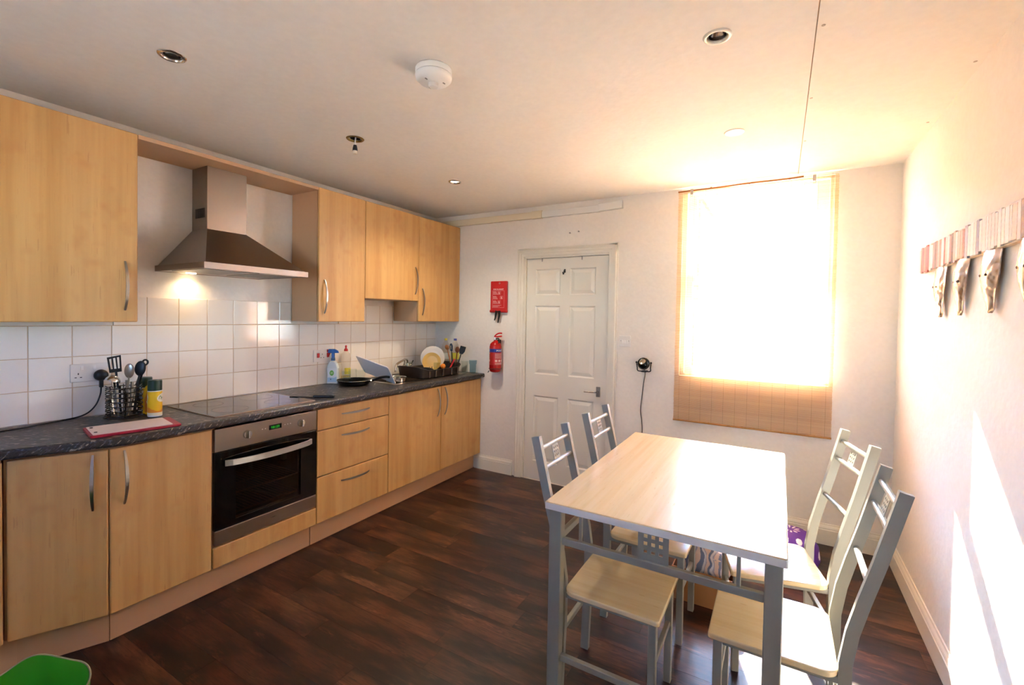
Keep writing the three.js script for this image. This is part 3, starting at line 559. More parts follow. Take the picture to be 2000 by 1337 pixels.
// ---------- bamboo blind ----------
{
  const b = thing('bamboo_blind', 'bamboo roll blind hanging over the window, its lower end orange-brown', 'blind', [2.862, 0.70, 0.022]);
  const slats = [], n = 350, pitch = (2.43 - 0.715) / n;
  const tone = (k) => { const band = 0.5 + 0.5 * Math.sin(k * 0.21) * Math.sin(k * 0.057 + 1); const c = new THREE.Color().setRGB(0.74, 0.45, 0.19).lerp(new THREE.Color().setRGB(0.93, 0.68, 0.37), clamp01(0.6 * rnd() + 0.4 * band)); return c; };
  for (let k = 0; k < n; k++) {
    const g = box(0.992 + rr(-0.003, 0.003), pitch * 0.6, 0.0007, rr(-0.001, 0.001), 0.012 + (k + 0.5) * pitch, rr(-0.0003, 0.0003)).toNonIndexed();
    const c = tone(k), m = g.attributes.position.count, a = new Float32Array(m * 3); for (let i = 0; i < m; i++) a.set([c.r, c.g, c.b], i * 3);
    g.setAttribute('color', new THREE.BufferAttribute(a, 3)); slats.push(g);
  }
  const sl = mesh('slats', slats, phy({ vertexColors: true, transmission: 0.45, thickness: 0, roughness: 1, ior: 1.3 }), b); sl.userData.kind = 'stuff';
  const thread = std({ color: '#a9844c', roughness: 0.9 });
  for (let i = 0; i < 13; i++) { const x = -0.46 + i * 0.0767; mesh('thread', [span(x - 0.0005, x + 0.0005, 0.005, 1.735, 0.0006, 0.0014)], thread, b); }
  mesh('bottom_rod', [rod([-0.498, 0.006, 0], [0.498, 0.006, 0], 0.006, 10), ...[-0.25, -0.03, 0.21, 0.4].map((x) => rod([x, 0.006, 0], [x + 0.008, 0.006, 0], 0.0068, 10))], std({ color: '#b07d3c', roughness: 0.5 }), b);
  mesh('top_rod', [tube([[-0.498, 1.722, 0.008], [-0.2, 1.724, 0.01], [0, 1.729, 0.009], [0.2, 1.727, 0.01], [0.30, 1.731, 0.009]], 0.006, 40, 8), ...[-0.27, -0.02, 0.22].map((x) => ball(0.0078, x, 1.727, 0.009, 10))], std({ color: '#a8682c', roughness: 0.5 }), b);
  for (const x of [-0.40, 0.36]) mesh('hanging_clip', [rbox(0.02, 0.04, 0.012, 0.002, x, 1.71, 0.02), torus(0.008, 0.002, 0, 0, 0, 14).rotateX(PI / 2).translate(x, 1.684, 0.02)], M.nickel, b);
}

// ---------- rack of metal scoops on the right wall ----------
{
  const r = thing('wall_coat_rack', 'mosaic-fronted coat rack with beaten metal scoop hooks on the right wall', 'coat rack', [RW, 1.715, 0]);
  mesh('backboard', rspan(-0.022, -0.001, 0.003, 0.128, 0.6, 1.98, 0.002, 1), std({ color: '#d8c2ac', roughness: 0.5 }), r);
  const pal = ['#e9ddd0', '#c88c78', '#f0e6da', '#b8574a', '#d8b49a', '#c9a23c', '#efe9e0', '#a9a6ac', '#8e6a52', '#e5cbb6'].map((c) => std({ color: c, roughness: 0.22, bumpMap: hammerBump, bumpScale: 0.0008 }));
  let z = 0.604, k = 0;
  while (z < 1.97) {
    const w = rr(0.018, 0.034), h = rr(0.108, 0.13), white = (k % 9) > 5 || z > 1.32;
    mesh('mosaic_strip', rspan(-0.030, -0.0215, 0.064 - h / 2, 0.064 + h / 2, z, Math.min(z + w, 1.976), 0.0015, 1), pal[white && rnd() < 0.7 ? [0, 2, 6][Math.floor(rnd() * 3)] : Math.floor(rnd() * pal.length)], r);
    z += w + 0.0012; k++;
  }
  const tin = std({ color: '#cfc2b8', metalness: 0.9, roughness: 0.26, bumpMap: hammerBump, bumpScale: 0.004 });
  [[0.915, 0.165, 0.23, 0.04], [1.195, 0.15, 0.225, -0.05], [1.475, 0.18, 0.22, 0.02], [1.76, 0.17, 0.22, 0]].forEach(([zc, w, L, tilt], i) => {
    const NU = 12, NV = 18, pos = [], idx = [];
    for (let j = 0; j <= NV; j++) for (let u = 0; u <= NU; u++) {
      const t = j / NV, s = u / NU * 2 - 1, half = w / 2 * (t < 0.4 ? 0.86 - 0.04 * Math.sin(t * 9) : t < 0.86 ? 0.87 - 0.55 * (t - 0.4) / 0.46 : 0.32 * Math.sqrt(Math.max(0, 1 - Math.pow((t - 0.86) / 0.14, 2))));
      const out = 0.012 + 0.02 * (1 - s * s) * (0.5 + 0.5 * Math.sin(PI * Math.min(1, t + 0.15))) + 0.008 * Math.sin(t * PI);
      pos.push(-out, -t * L + 0.012, zc + s * half + tilt * t * 0.3);
    }
    for (let j = 0; j < NV; j++) for (let u = 0; u < NU; u++) { const a = j * (NU + 1) + u, b2 = a + 1, c = a + NU + 1, d = c + 1; idx.push(a, c, b2, b2, c, d); }
    const back = NU + 1; const n0 = pos.length / 3, p2 = pos.slice();
    for (let q = 0; q < n0; q++) pos.push(p2[q * 3] + 0.0025, p2[q * 3 + 1], p2[q * 3 + 2]);
    const m0 = idx.length; for (let q = 0; q < m0; q += 3) idx.push(idx[q] + n0, idx[q + 2] + n0, idx[q + 1] + n0);
    for (let j = 0; j < NV; j++) for (const u of [0, NU]) { const a = j * back + u, c = a + back; u ? idx.push(a, a + n0, c, c, a + n0, c + n0) : idx.push(a, c, a + n0, c, c + n0, a + n0); }
    const g = new THREE.BufferGeometry(); g.setAttribute('position', new THREE.Float32BufferAttribute(pos, 3)); g.setIndex(idx); g.computeVertexNormals();
    const hook = mesh('scoop_hook', metric(g), tin, r);
    for (const s of [-0.3, 0.25]) mesh('rivet', ball(0.006, -0.0345, -L * 0.36, zc + s * w * 0.5 + 0.005, 10), std({ color: '#5a463a', metalness: 0.6, roughness: 0.4 }), hook);
  });
}

// ---------- dining table ----------
const holes9 = (cx, cy, p, s) => { const h = []; for (let i = -1; i <= 1; i++) for (let j = -1; j <= 1; j++) h.push(rect(cx + i * p - s / 2, cx + i * p + s / 2, cy + j * p - s / 2, cy + j * p + s / 2).reverse()); return h; };
{
  const x0 = 2.296, x1 = 3.089, z0 = 0.83, z1 = 2.079, Y = 0.77;
  const t = thing('dining_table', 'pale wood-topped dining table with grey steel frame', 'table', [(x0 + x1) / 2, 0, (z0 + z1) / 2]);
  const hw = (x1 - x0) / 2, hd = (z1 - z0) / 2;
  const top = mesh('table_top', metric(plate(roundRect(-hw, hw, -hd, hd, 0.008), 0.021, [], 0.004).rotateX(PI / 2).translate(0, Y - 0.004, 0), { off: [0.1, 0.3] }), M.beech, t);
  mesh('edge_band', plate(roundRect(-hw - 0.0008, hw + 0.0008, -hd - 0.0008, hd + 0.0008, 0.008), 0.0235, [rect(-hw + 0.01, hw - 0.01, -hd + 0.01, hd - 0.01).reverse()]).rotateX(PI / 2).translate(0, Y - 0.0035, 0), std({ color: '#f0ebe2', roughness: 0.5 }), top);
  const yU = Y - 0.0295, LX = hw - 0.035, LZ = hd - 0.04;
  for (const sx of [-1, 1]) for (const sz of [-1, 1]) { const l = mesh('leg', rbox(0.05, yU, 0.04, 0.004, sx * LX, yU / 2, sz * LZ, 1), M.frame, t); mesh('foot', rspan(sx * LX - 0.026, sx * LX + 0.026, 0.0, 0.012, sz * LZ - 0.021, sz * LZ + 0.021, 0.003, 1), M.black, l); }
  for (const s of [-1, 1]) {
    mesh('end_rail', rspan(-LX + 0.025, LX - 0.025, 0.605, 0.632, s * LZ - 0.01, s * LZ + 0.01, 0.003, 1), M.frame, t);
    mesh('side_rail', rspan(s * LX - 0.01, s * LX + 0.01, 0.605, 0.632, -LZ + 0.02, LZ - 0.02, 0.003, 1), M.frame, t);
    mesh('end_stretcher', rspan(-LX + 0.025, LX - 0.025, 0.158, 0.182, s * LZ - 0.01, s * LZ + 0.01, 0.003, 1), M.frame, t);
    mesh('perforated_plate', plate(rect(-0.052, 0.052, 0.63, yU), 0.003, holes9(0, 0.69, 0.026, 0.013)).translate(0, 0, s * LZ - 0.0015), M.frame, t);
    for (const q of [-1, 1]) mesh('upright', rspan(q * 0.265 - 0.006, q * 0.265 + 0.006, 0.63, yU, s * LZ - 0.006, s * LZ + 0.006, 0.002, 1), M.frame, t);
    for (const q of [-0.33, 0, 0.33]) mesh('upright', rspan(s * LX - 0.006, s * LX + 0.006, 0.63, yU, q - 0.006, q + 0.006, 0.002, 1), M.frame, t);
  }
}

// ---------- dining chairs (built facing +x) ----------
{
  const G = 'dining chairs round the table';
  const make = () => {
    const c = thing('dining_chair', '', 'chair', [0, 0, 0], 0, G);
    const sh = new THREE.Shape(); const a = 0.18, b = 0.178, r = 0.045, q = 0.012;
    sh.moveTo(-a + r, -b); sh.lineTo(a - q, -b); sh.absarc(a - q, -b + q, q, -PI / 2, 0); sh.lineTo(a, b - q); sh.absarc(a - q, b - q, q, 0, PI / 2); sh.lineTo(-a + r, b); sh.absarc(-a + r, b - r, r, PI / 2, PI); sh.lineTo(-a, -b + r); sh.absarc(-a + r, -b + r, r, PI, 1.5 * PI);
    mesh('seat', metric(plate(sh, 0.010, [], 0.005, 8).rotateX(PI / 2).translate(0, 0.425, 0), { turn: true, off: [0.2, 0.1] }), M.beech, c);
    const fl = 0.41, zs = 0.140;
    for (const s of [-1, 1]) {
      const leg = mesh('front_leg', rspan(0.137, 0.165, 0.0, fl - 0.002, s * zs - 0.014, s * zs + 0.014, 0.003, 1), M.frame, c);
      const post = mesh('back_post', sweep([[-0.205, 0], [-0.196, 0.30], [-0.196, 0.45], [-0.211, 0.55], [-0.236, 0.65], [-0.269, 0.77], [-0.323, 0.988]], [0.022, 0.034]).translate(0, 0, s * zs), M.frame, c);
      mesh('side_rail', rspan(-0.185, 0.137, 0.385, fl - 0.001, s * zs - 0.009, s * zs + 0.009, 0.003, 1), M.frame, c);
    }
    mesh('front_rail', rspan(0.142, 0.160, 0.385, fl - 0.001, -zs + 0.014, zs - 0.014, 0.003, 1), M.frame, c);
    mesh('stretcher', rspan(0.142, 0.160, 0.235, 0.255, -zs + 0.014, zs - 0.014, 0.003, 1), M.frame, c);
    mesh('stretcher', rspan(-0.208, -0.19, 0.235, 0.255, -zs + 0.008, zs - 0.008, 0.003, 1), M.frame, c);
    for (const [x, y] of [[-0.311, 0.938], [-0.292, 0.862], [-0.249, 0.695]]) mesh('back_rail', new THREE.CylinderGeometry(0.0095, 0.0095, 2 * zs - 0.012, 12).rotateX(PI / 2).translate(x, y, 0), M.frame, c);
    mesh('perforated_plate', plate(rect(-0.028, 0.028, -0.04, 0.04), 0.0025, holes9(0, 0, 0.0165, 0.0085)).rotateY(PI / 2).rotateZ(0.25).translate(-0.3015, 0.90, 0), M.frame, c);
    return c;
  };
  const c0 = make();
  const put = (label, x, z, turn, first) => {
    const c = first ? c0 : c0.clone(); if (!first) { c.name = numbered('dining_chair'); scene.add(c); }
    c.userData = { label, category: 'chair', group: G };
    c.position.set(x, 0, z); c.rotation.y = turn;
  };
  put('dining chair nearest the camera on the kitchen side of the table', 2.54, 1.865, 0, true);
  put('dining chair on the door side of the table, farther from the camera', 2.543, 1.337, -0.02);
  put('dining chair tucked at an angle between the table and the window', 3.035, 1.345, PI + 0.24);
  put('sunlit dining chair nearest the camera on the right wall side', 3.048, 1.825, PI);
}

// ---------- floor odds and ends ----------
{
  const dots = texture(256, 128, (u, v) => { const r = Math.floor(v * 5), x = (u * 10 + (r % 2) * 0.5) % 1 - 0.5, y = (v * 5) % 1 - 0.5; return x * x + y * y < 0.055 ? [236, 230, 240] : [92, 42, 150]; });
  const pb = single('polka_dot_bag', 'purple bag with white polka dots on the floor beside the window chair', 'bag', lathe([[0, 0], [0.09, 0], [0.135, 0.03], [0.155, 0.09], [0.145, 0.16], [0.105, 0.215], [0.05, 0.235], [0, 0.23]], 36), std({ map: dots, roughness: 0.6 }), [3.135, 0.001, 0.47], 0.4);
  const bx = thing('cardboard_box', 'orange box with striped cloth on top under the table', 'box', [2.74, 0, 1.02]);
  mesh('box_body', [span(-0.15, 0.15, 0.001, 0.006, -0.12, 0.12), span(-0.15, 0.15, 0.006, 0.17, -0.12, -0.115), span(-0.15, 0.15, 0.006, 0.17, 0.115, 0.12), span(-0.15, -0.145, 0.006, 0.17, -0.115, 0.115), span(0.145, 0.15, 0.006, 0.17, -0.115, 0.115)], std({ color: '#b98052', roughness: 0.7 }), bx);
  const stripes = texture(128, 128, (u, v) => { const k = (u * 5 + fbm(u, v, 4, 4, 77, 2) * 1.2) % 1; return k < 0.28 ? [122, 130, 164] : k < 0.5 ? [214, 206, 214] : k < 0.62 ? [172, 164, 184] : [226, 196, 186]; }, [0.25, 0.25]);
  const cg = new THREE.SphereGeometry(1, 40, 20), cp = cg.attributes.position;
  for (let i = 0; i < cp.count; i++) { const x = cp.getX(i), y = cp.getY(i), z = cp.getZ(i), k = 1 + 0.12 * Math.sin(x * 7 + z * 4) + 0.08 * Math.sin(z * 11 - y * 5); const e = (v) => Math.sign(v) * Math.pow(Math.abs(v), 0.6); cp.setXYZ(i, e(x) * 0.132, y * 0.10 * k, e(z) * 0.104); }
  cg.computeVertexNormals();
  mesh('folded_cloth', metric(cg.translate(0, 0.195, 0)), std({ map: stripes, roughness: 0.85 }), bx);

  // green carrier bag, open at the top
  const bag = thing('green_shopping_bag', 'open green carrier bag in the bottom left corner of the picture', 'bag', [1.155, 0, 3.20], 0.25);
  const N = 64, RN = 14, wallAt = (inset, wave) => {
    const pos = [], uv = [], idx = [];
    for (let j = 0; j <= RN; j++) for (let i = 0; i <= N; i++) {
      const a = i / N * 2 * PI, c = Math.cos(a), s = Math.sin(a), e = (v) => Math.sign(v) * Math.pow(Math.abs(v), 0.8), t = j / RN;
      const f = 0.86 + 0.14 * t + 0.025 * Math.sin(a * 5 + t * 6) * t, top = 0.325 + wave * (0.03 * Math.cos(a + PI / 2) + 0.006 * Math.sin(a * 5 + 1.1));
      pos.push(e(c) * (0.168 - inset) * f, 0.003 + inset * 0.5 + t * (top - inset * 0.5), e(s) * (0.115 - inset) * f); uv.push(i / N, t);
    }
    for (let j = 0; j < RN; j++) for (let i = 0; i < N; i++) { const a = j * (N + 1) + i, b = a + N + 1; idx.push(a, b, a + 1, a + 1, b, b + 1); }
    const g = new THREE.BufferGeometry(); g.setAttribute('position', new THREE.Float32BufferAttribute(pos, 3)); g.setAttribute('uv', new THREE.Float32BufferAttribute(uv, 2)); g.setIndex(idx); g.computeVertexNormals(); return g;
  };
  const green = std({ color: '#45ab22', roughness: 0.5, side: THREE.DoubleSide }), inner = green;
  mesh('outer_skin', wallAt(0, 1), green, bag); mesh('lining', wallAt(0.004, 1), inner, bag);
  mesh('bag_floor', span(-0.15, 0.15, 0.002, 0.006, -0.08, 0.08), inner, bag);
  const rimPts = []; for (let i = 0; i < 64; i++) { const a = i / 64 * 2 * PI, e = (v) => Math.sign(v) * Math.pow(Math.abs(v), 0.8); rimPts.push([e(Math.cos(a)) * 0.167 * (1 + 0.025 * Math.sin(a * 5 + 6)), 0.328 + 0.03 * Math.cos(a + PI / 2) + 0.006 * Math.sin(a * 5 + 1.1), e(Math.sin(a)) * 0.114 * (1 + 0.025 * Math.sin(a * 5 + 6))]); }
  mesh('seam_tape', tube(rimPts, 0.0028, 200, 6, true), std({ color: '#9a9270', roughness: 0.7 }), bag);
}

// ---------- on the worktop, left of the hob ----------
const WT = 0.921;
{
  // double socket with a plug and its lead
  const so = thing('double_socket', 'white double wall socket on the tiles left of the hob', 'socket', [0.012, 1.145, 2.705]);
  mesh('plate', rbox(0.009, 0.09, 0.148, 0.003, 0.005, 0, 0), M.whitePlastic, so);
  for (const z of [0.05, 0.002]) mesh('rocker_switch', rbox(0.006, 0.022, 0.012, 0.002, 0.0105, 0.024, z - 0.02), M.white, so);
  for (const [y, z] of [[-0.004, 0.044], [-0.022, 0.054], [-0.022, 0.034]]) mesh('pin_hole', box(0.0012, y > -0.01 ? 0.009 : 0.004, y > -0.01 ? 0.004 : 0.008, 0.0096, y, z), M.black, so);
  const pg = thing('black_plug', 'round black plug and lead in the double socket', 'plug', [0.0225, 1.128, 2.664]);
  mesh('plug_body', [lathe([[0, 0], [0.026, 0], [0.029, 0.006], [0.027, 0.022], [0.018, 0.032], [0, 0.034]], 28).rotateZ(-PI / 2), rbox(0.016, 0.05, 0.016, 0.004, 0.012, -0.038, 0)], M.black, pg);
  mesh('lead', tube([[0.012, -0.058, 0], [0.012, -0.10, 0.004], [0.008, -0.15, 0.02], [0.008, -0.185, 0.05], [0.012, -0.200, 0.09], [0.03, -0.203, 0.15], [0.045, -0.203, 0.2], [0.06, -0.2025, 0.24], [0.085, -0.203, 0.3], [0.09, -0.203, 0.42], [0.06, -0.203, 0.6]], 0.0036, 90, 8), M.black, pg);

  // chopping board
  const cb = thing('chopping_board', 'white chopping board with a red rim lying near the worktop edge', 'chopping board', [0.478, WT, 2.69], -0.17 + PI);
  mesh('red_base', plate(roundRect(-0.105, 0.105, -0.16, 0.16, 0.012), 0.007, [], 0.002).rotateX(PI / 2).translate(0, 0.009, 0), std({ color: '#a3182c', roughness: 0.4 }), cb);
  mesh('white_face', plate(roundRect(-0.094, 0.097, -0.15, 0.128, 0.008), 0.003).rotateX(PI / 2).translate(0, 0.0135, 0), std({ color: '#e6d2cc', roughness: 0.45 }), cb);
  for (const x of [-0.05, 0.06]) mesh('foot_pad', cyl(0.006, 0.006, 0.002, x, 0.0145, -0.137, 14), M.blackMatt, cb);

  // wire caddy
  const C = [0.157, 2.612], cd = thing('wire_cutlery_caddy', 'wire cutlery caddy full of utensils beside the socket', 'caddy', [C[0], WT, C[1]]);
  const R = 0.068, darkWire = std({ color: '#5d5a57', metalness: 1, roughness: 0.2 });
  mesh('hoops', [0.012, 0.035, 0.058, 0.081, 0.104, 0.127, 0.15].map((y) => torus(R, 0.0026, 0, y, 0, 32)), darkWire, cd);
  for (let i = 0; i < 6; i++) { const a = i / 6 * 2 * PI + 0.3, p = []; for (let k = 0; k <= 40; k++) { const t = k / 40; p.push([(R + 0.003) * Math.cos(a) + 0.012 * Math.cos(t * 7 * 2 * PI) * Math.cos(a), 0.006 + t * 0.15, (R + 0.003) * Math.sin(a) + 0.012 * Math.cos(t * 7 * 2 * PI) * Math.sin(a)]); } mesh('coiled_upright', tube(p, 0.0024, 110, 5), darkWire, cd); }
  mesh('caddy_base', [cyl(R - 0.002, R - 0.002, 0.004, 0, 0.006, 0, 32), torus(R + 0.012, 0.003, 0, 0.004, 0, 32)], M.black, cd);
  // utensils standing in it; each leans on the rim: foot at the base, head above
  const lean = (o, dx, dz) => { o.rotation.set(dz, 0, -dx); };
  const U = (name, label, x, z, dx, dz) => { const t = thing(name, label, 'utensil', [C[0] + x, WT + 0.011, C[1] + z], 0, 'utensils in the wire caddy'); lean(t, dx, dz); return t; };
  const sp = U('slotted_turner', 'black slotted turner standing tallest in the wire caddy', -0.022, 0.005, -0.13, 0.05);
  mesh('blade', plate([[-0.03, 0], [0.028, 0], [0.032, 0.085], [-0.034, 0.08]], 0.003, [[-0.022, 0.02], [-0.011, 0.02], [-0.012, 0.072], [-0.025, 0.07]].reverse().length ? [[[-0.023, 0.018], [-0.026, 0.07], [-0.013, 0.072], [-0.012, 0.018]], [[-0.007, 0.018], [-0.007, 0.073], [0.006, 0.074], [0.006, 0.018]], [[0.011, 0.018], [0.012, 0.075], [0.025, 0.076], [0.022, 0.018]]] : []).rotateY(0.62).translate(0, 0.215, 0), M.black, sp);
  mesh('shaft', [rod([0, 0, 0], [0, 0.22, 0], 0.005)], M.black, sp);
  const ld = U('steel_ladle', 'shiny steel ladle standing in the front of the wire caddy', 0.004, 0.03, 0.02, 0.12);
  mesh('bowl', new THREE.SphereGeometry(0.032, 24, 14, 0, 2 * PI, 0, PI / 2).rotateX(-0.5).translate(0, 0.175, 0), std({ color: '#d2d0cc', metalness: 1, roughness: 0.13, side: THREE.DoubleSide }), ld);
  mesh('shaft', rod([0, 0, 0], [0, 0.175, 0], 0.0042), M.chrome, ld);
  const bs = U('black_spoon', 'black serving spoon behind the steel spoon in the caddy', 0.03, -0.028, 0.06, -0.1);
  mesh('bowl', ball(0.026, 0, 0, 0, 20).scale(1, 1.5, 0.3).rotateY(0.7).translate(0, 0.235, 0), M.black, bs); mesh('shaft', rod([0, 0, 0], [0, 0.21, 0], 0.0048), M.black, bs);
  const ss = U('steel_spoon', 'dull steel serving spoon in the wire caddy', 0.018, -0.004, 0.08, -0.02);
  mesh('bowl', ball(0.022, 0, 0, 0, 20).scale(1, 1.7, 0.28).rotateY(0.8).translate(0, 0.225, 0), std({ color: '#9c8f82', metalness: 1, roughness: 0.3 }), ss); mesh('shaft', rod([0, 0, 0], [0, 0.2, 0], 0.004), M.nickel, ss);
  const tg = U('ring_handled_masher', 'black handled utensil with a hanging ring leaning right in the caddy', -0.005, -0.012, 0.2, -0.22);
  mesh('grip', [bar([0, 0.15, 0], [0, 0.262, 0], 0.018, 0.011)], M.black, tg); mesh('hanging_ring', new THREE.TorusGeometry(0.0125, 0.0045, 8, 22).rotateY(0.6).translate(0, 0.276, 0), M.black, tg); mesh('shaft', rod([0, 0, 0], [0, 0.16, 0], 0.004), M.nickel, tg);

  const cutMats = [M.black, M.nickel, M.black, M.chrome, M.black, M.nickel, M.black, M.black, M.nickel];
  for (let i = 0; i < 9; i++) {
    const a = i / 9 * 2 * PI + 0.2, r0 = 0.03 + 0.012 * (i % 2), h = 0.12 + 0.025 * (i % 3);
    const g = single('table_cutlery', (cutMats[i] === M.black ? 'black-handled' : cutMats[i] === M.chrome ? 'brightest polished steel' : 'dull steel') + ' piece of cutlery packed low inside the wire caddy', 'cutlery', [bar([0, 0, 0], [0.008 * Math.cos(a), h * 0.5, 0.008 * Math.sin(a)], 0.007, 0.004), bar([0.008 * Math.cos(a), h * 0.5, 0.008 * Math.sin(a)], [0.012 * Math.cos(a), h, 0.012 * Math.sin(a)], 0.017, 0.009)], cutMats[i], [C[0] + r0 * Math.cos(a), WT + 0.009, C[1] + r0 * Math.sin(a)], 0, 'cutlery in the wire caddy');
  }

  // spray cans and the yellow bottle
  const canT = canvasTexture(512, 256, (c, w, h) => {
    c.fillStyle = '#f2c320'; c.fillRect(0, 0, w, h); c.fillStyle = '#e8912a'; c.beginPath(); c.moveTo(0, 256); for (let x = 0; x <= w; x += 8) c.lineTo(x, 190 + 22 * Math.sin(x / 40)); c.lineTo(w, 256); c.fill(); c.fillStyle = '#efe6c8'; c.fillRect(0, 226, w, 30);
    for (const ox of [0, 256]) { c.fillStyle = '#f6efdc'; c.beginPath(); c.ellipse(ox + 120, 70, 74, 46, -0.15, 0, 7); c.fill(); c.strokeStyle = '#3d7d4c'; c.lineWidth = 7; c.beginPath(); c.moveTo(ox + 70, 84); c.bezierCurveTo(ox + 80, 30, ox + 110, 50, ox + 96, 90); c.bezierCurveTo(ox + 110, 60, ox + 130, 60, ox + 126, 92); c.bezierCurveTo(ox + 140, 60, ox + 160, 56, ox + 170, 84); c.stroke(); }
  });
  const aer = (label, x, z, turn) => {
    const g = thing('spray_can', label, 'spray can', [x, WT, z], turn);
    mesh('can', lathe([[0, 0], [0.029, 0], [0.031, 0.003], [0.031, 0.008]], 32), M.white, g); mesh('printed_sleeve', new THREE.CylinderGeometry(0.031, 0.031, 0.122, 36, 1, true).translate(0, 0.069, 0), std({ map: canT, roughness: 0.28 }), g);
    mesh('shoulder', lathe([[0.031, 0.13], [0.03, 0.134], [0.027, 0.137], [0, 0.137]], 32), M.white, g); mesh('cap', lathe([[0.0305, 0.134], [0.0305, 0.182], [0.028, 0.187], [0, 0.187]], 32), M.darkGreen, g);
  };
  aer('yellow spray can with a dark green cap, nearest the hob', 0.272, 2.525, 0.9);
  aer('dark green capped spray can half hidden behind the wire caddy', 0.112, 2.505, 2.2);
  const yb = thing('yellow_polish_bottle', 'yellow and orange bottle with a sloping shoulder between caddy and spray can', 'bottle', [0.2, WT, 2.513], 0.65);
  mesh('bottle_body', plate([[-0.032, 0], [0.03, 0], [0.033, 0.05], [0.031, 0.14], [0.022, 0.165], [0.008, 0.172], [-0.02, 0.145], [-0.034, 0.10]], 0.026, [], 0.006).translate(0, 0, -0.013), std({ color: '#e9b414', roughness: 0.3 }), yb);
  mesh('orange_print', plate([[-0.018, 0.012], [0.026, 0.02], [0.024, 0.06], [0.004, 0.075], [0.02, 0.12], [-0.006, 0.125], [-0.02, 0.08]], 0.0006).translate(0, 0, 0.0192), std({ color: '#d2741c', roughness: 0.35 }), yb);
  mesh('pale_print', plate([[-0.002, 0.03], [0.012, 0.05], [0.006, 0.09], [-0.01, 0.07]], 0.0006).translate(0, 0, 0.0199), std({ color: '#d8d2be', roughness: 0.35 }), yb);

  // knife in a black sheath
  const kn = thing('black_knife', 'black kitchen knife lying on the worktop beside the hob', 'knife', [0.468, WT + 0.0075, 1.752], 0);
  const kd = V(0.242, 0, -0.147).normalize();
  kn.rotation.y = Math.atan2(-kd.z, kd.x);
  mesh('handle', rbox(0.135, 0.018, 0.026, 0.007, 0.075, 0.004, 0), M.black, kn);
  mesh('hanging_ring', new THREE.TorusGeometry(0.006, 0.0022, 8, 18).rotateX(PI / 2).translate(0.132, 0.0135, 0), M.nickel, kn);
  mesh('blade', plate([[-0.142, -0.002], [0.01, -0.016], [0.01, 0.012], [-0.10, 0.011]], 0.004, [], 0.001).rotateX(-PI / 2).translate(0, -0.003, 0), M.black, kn);
}

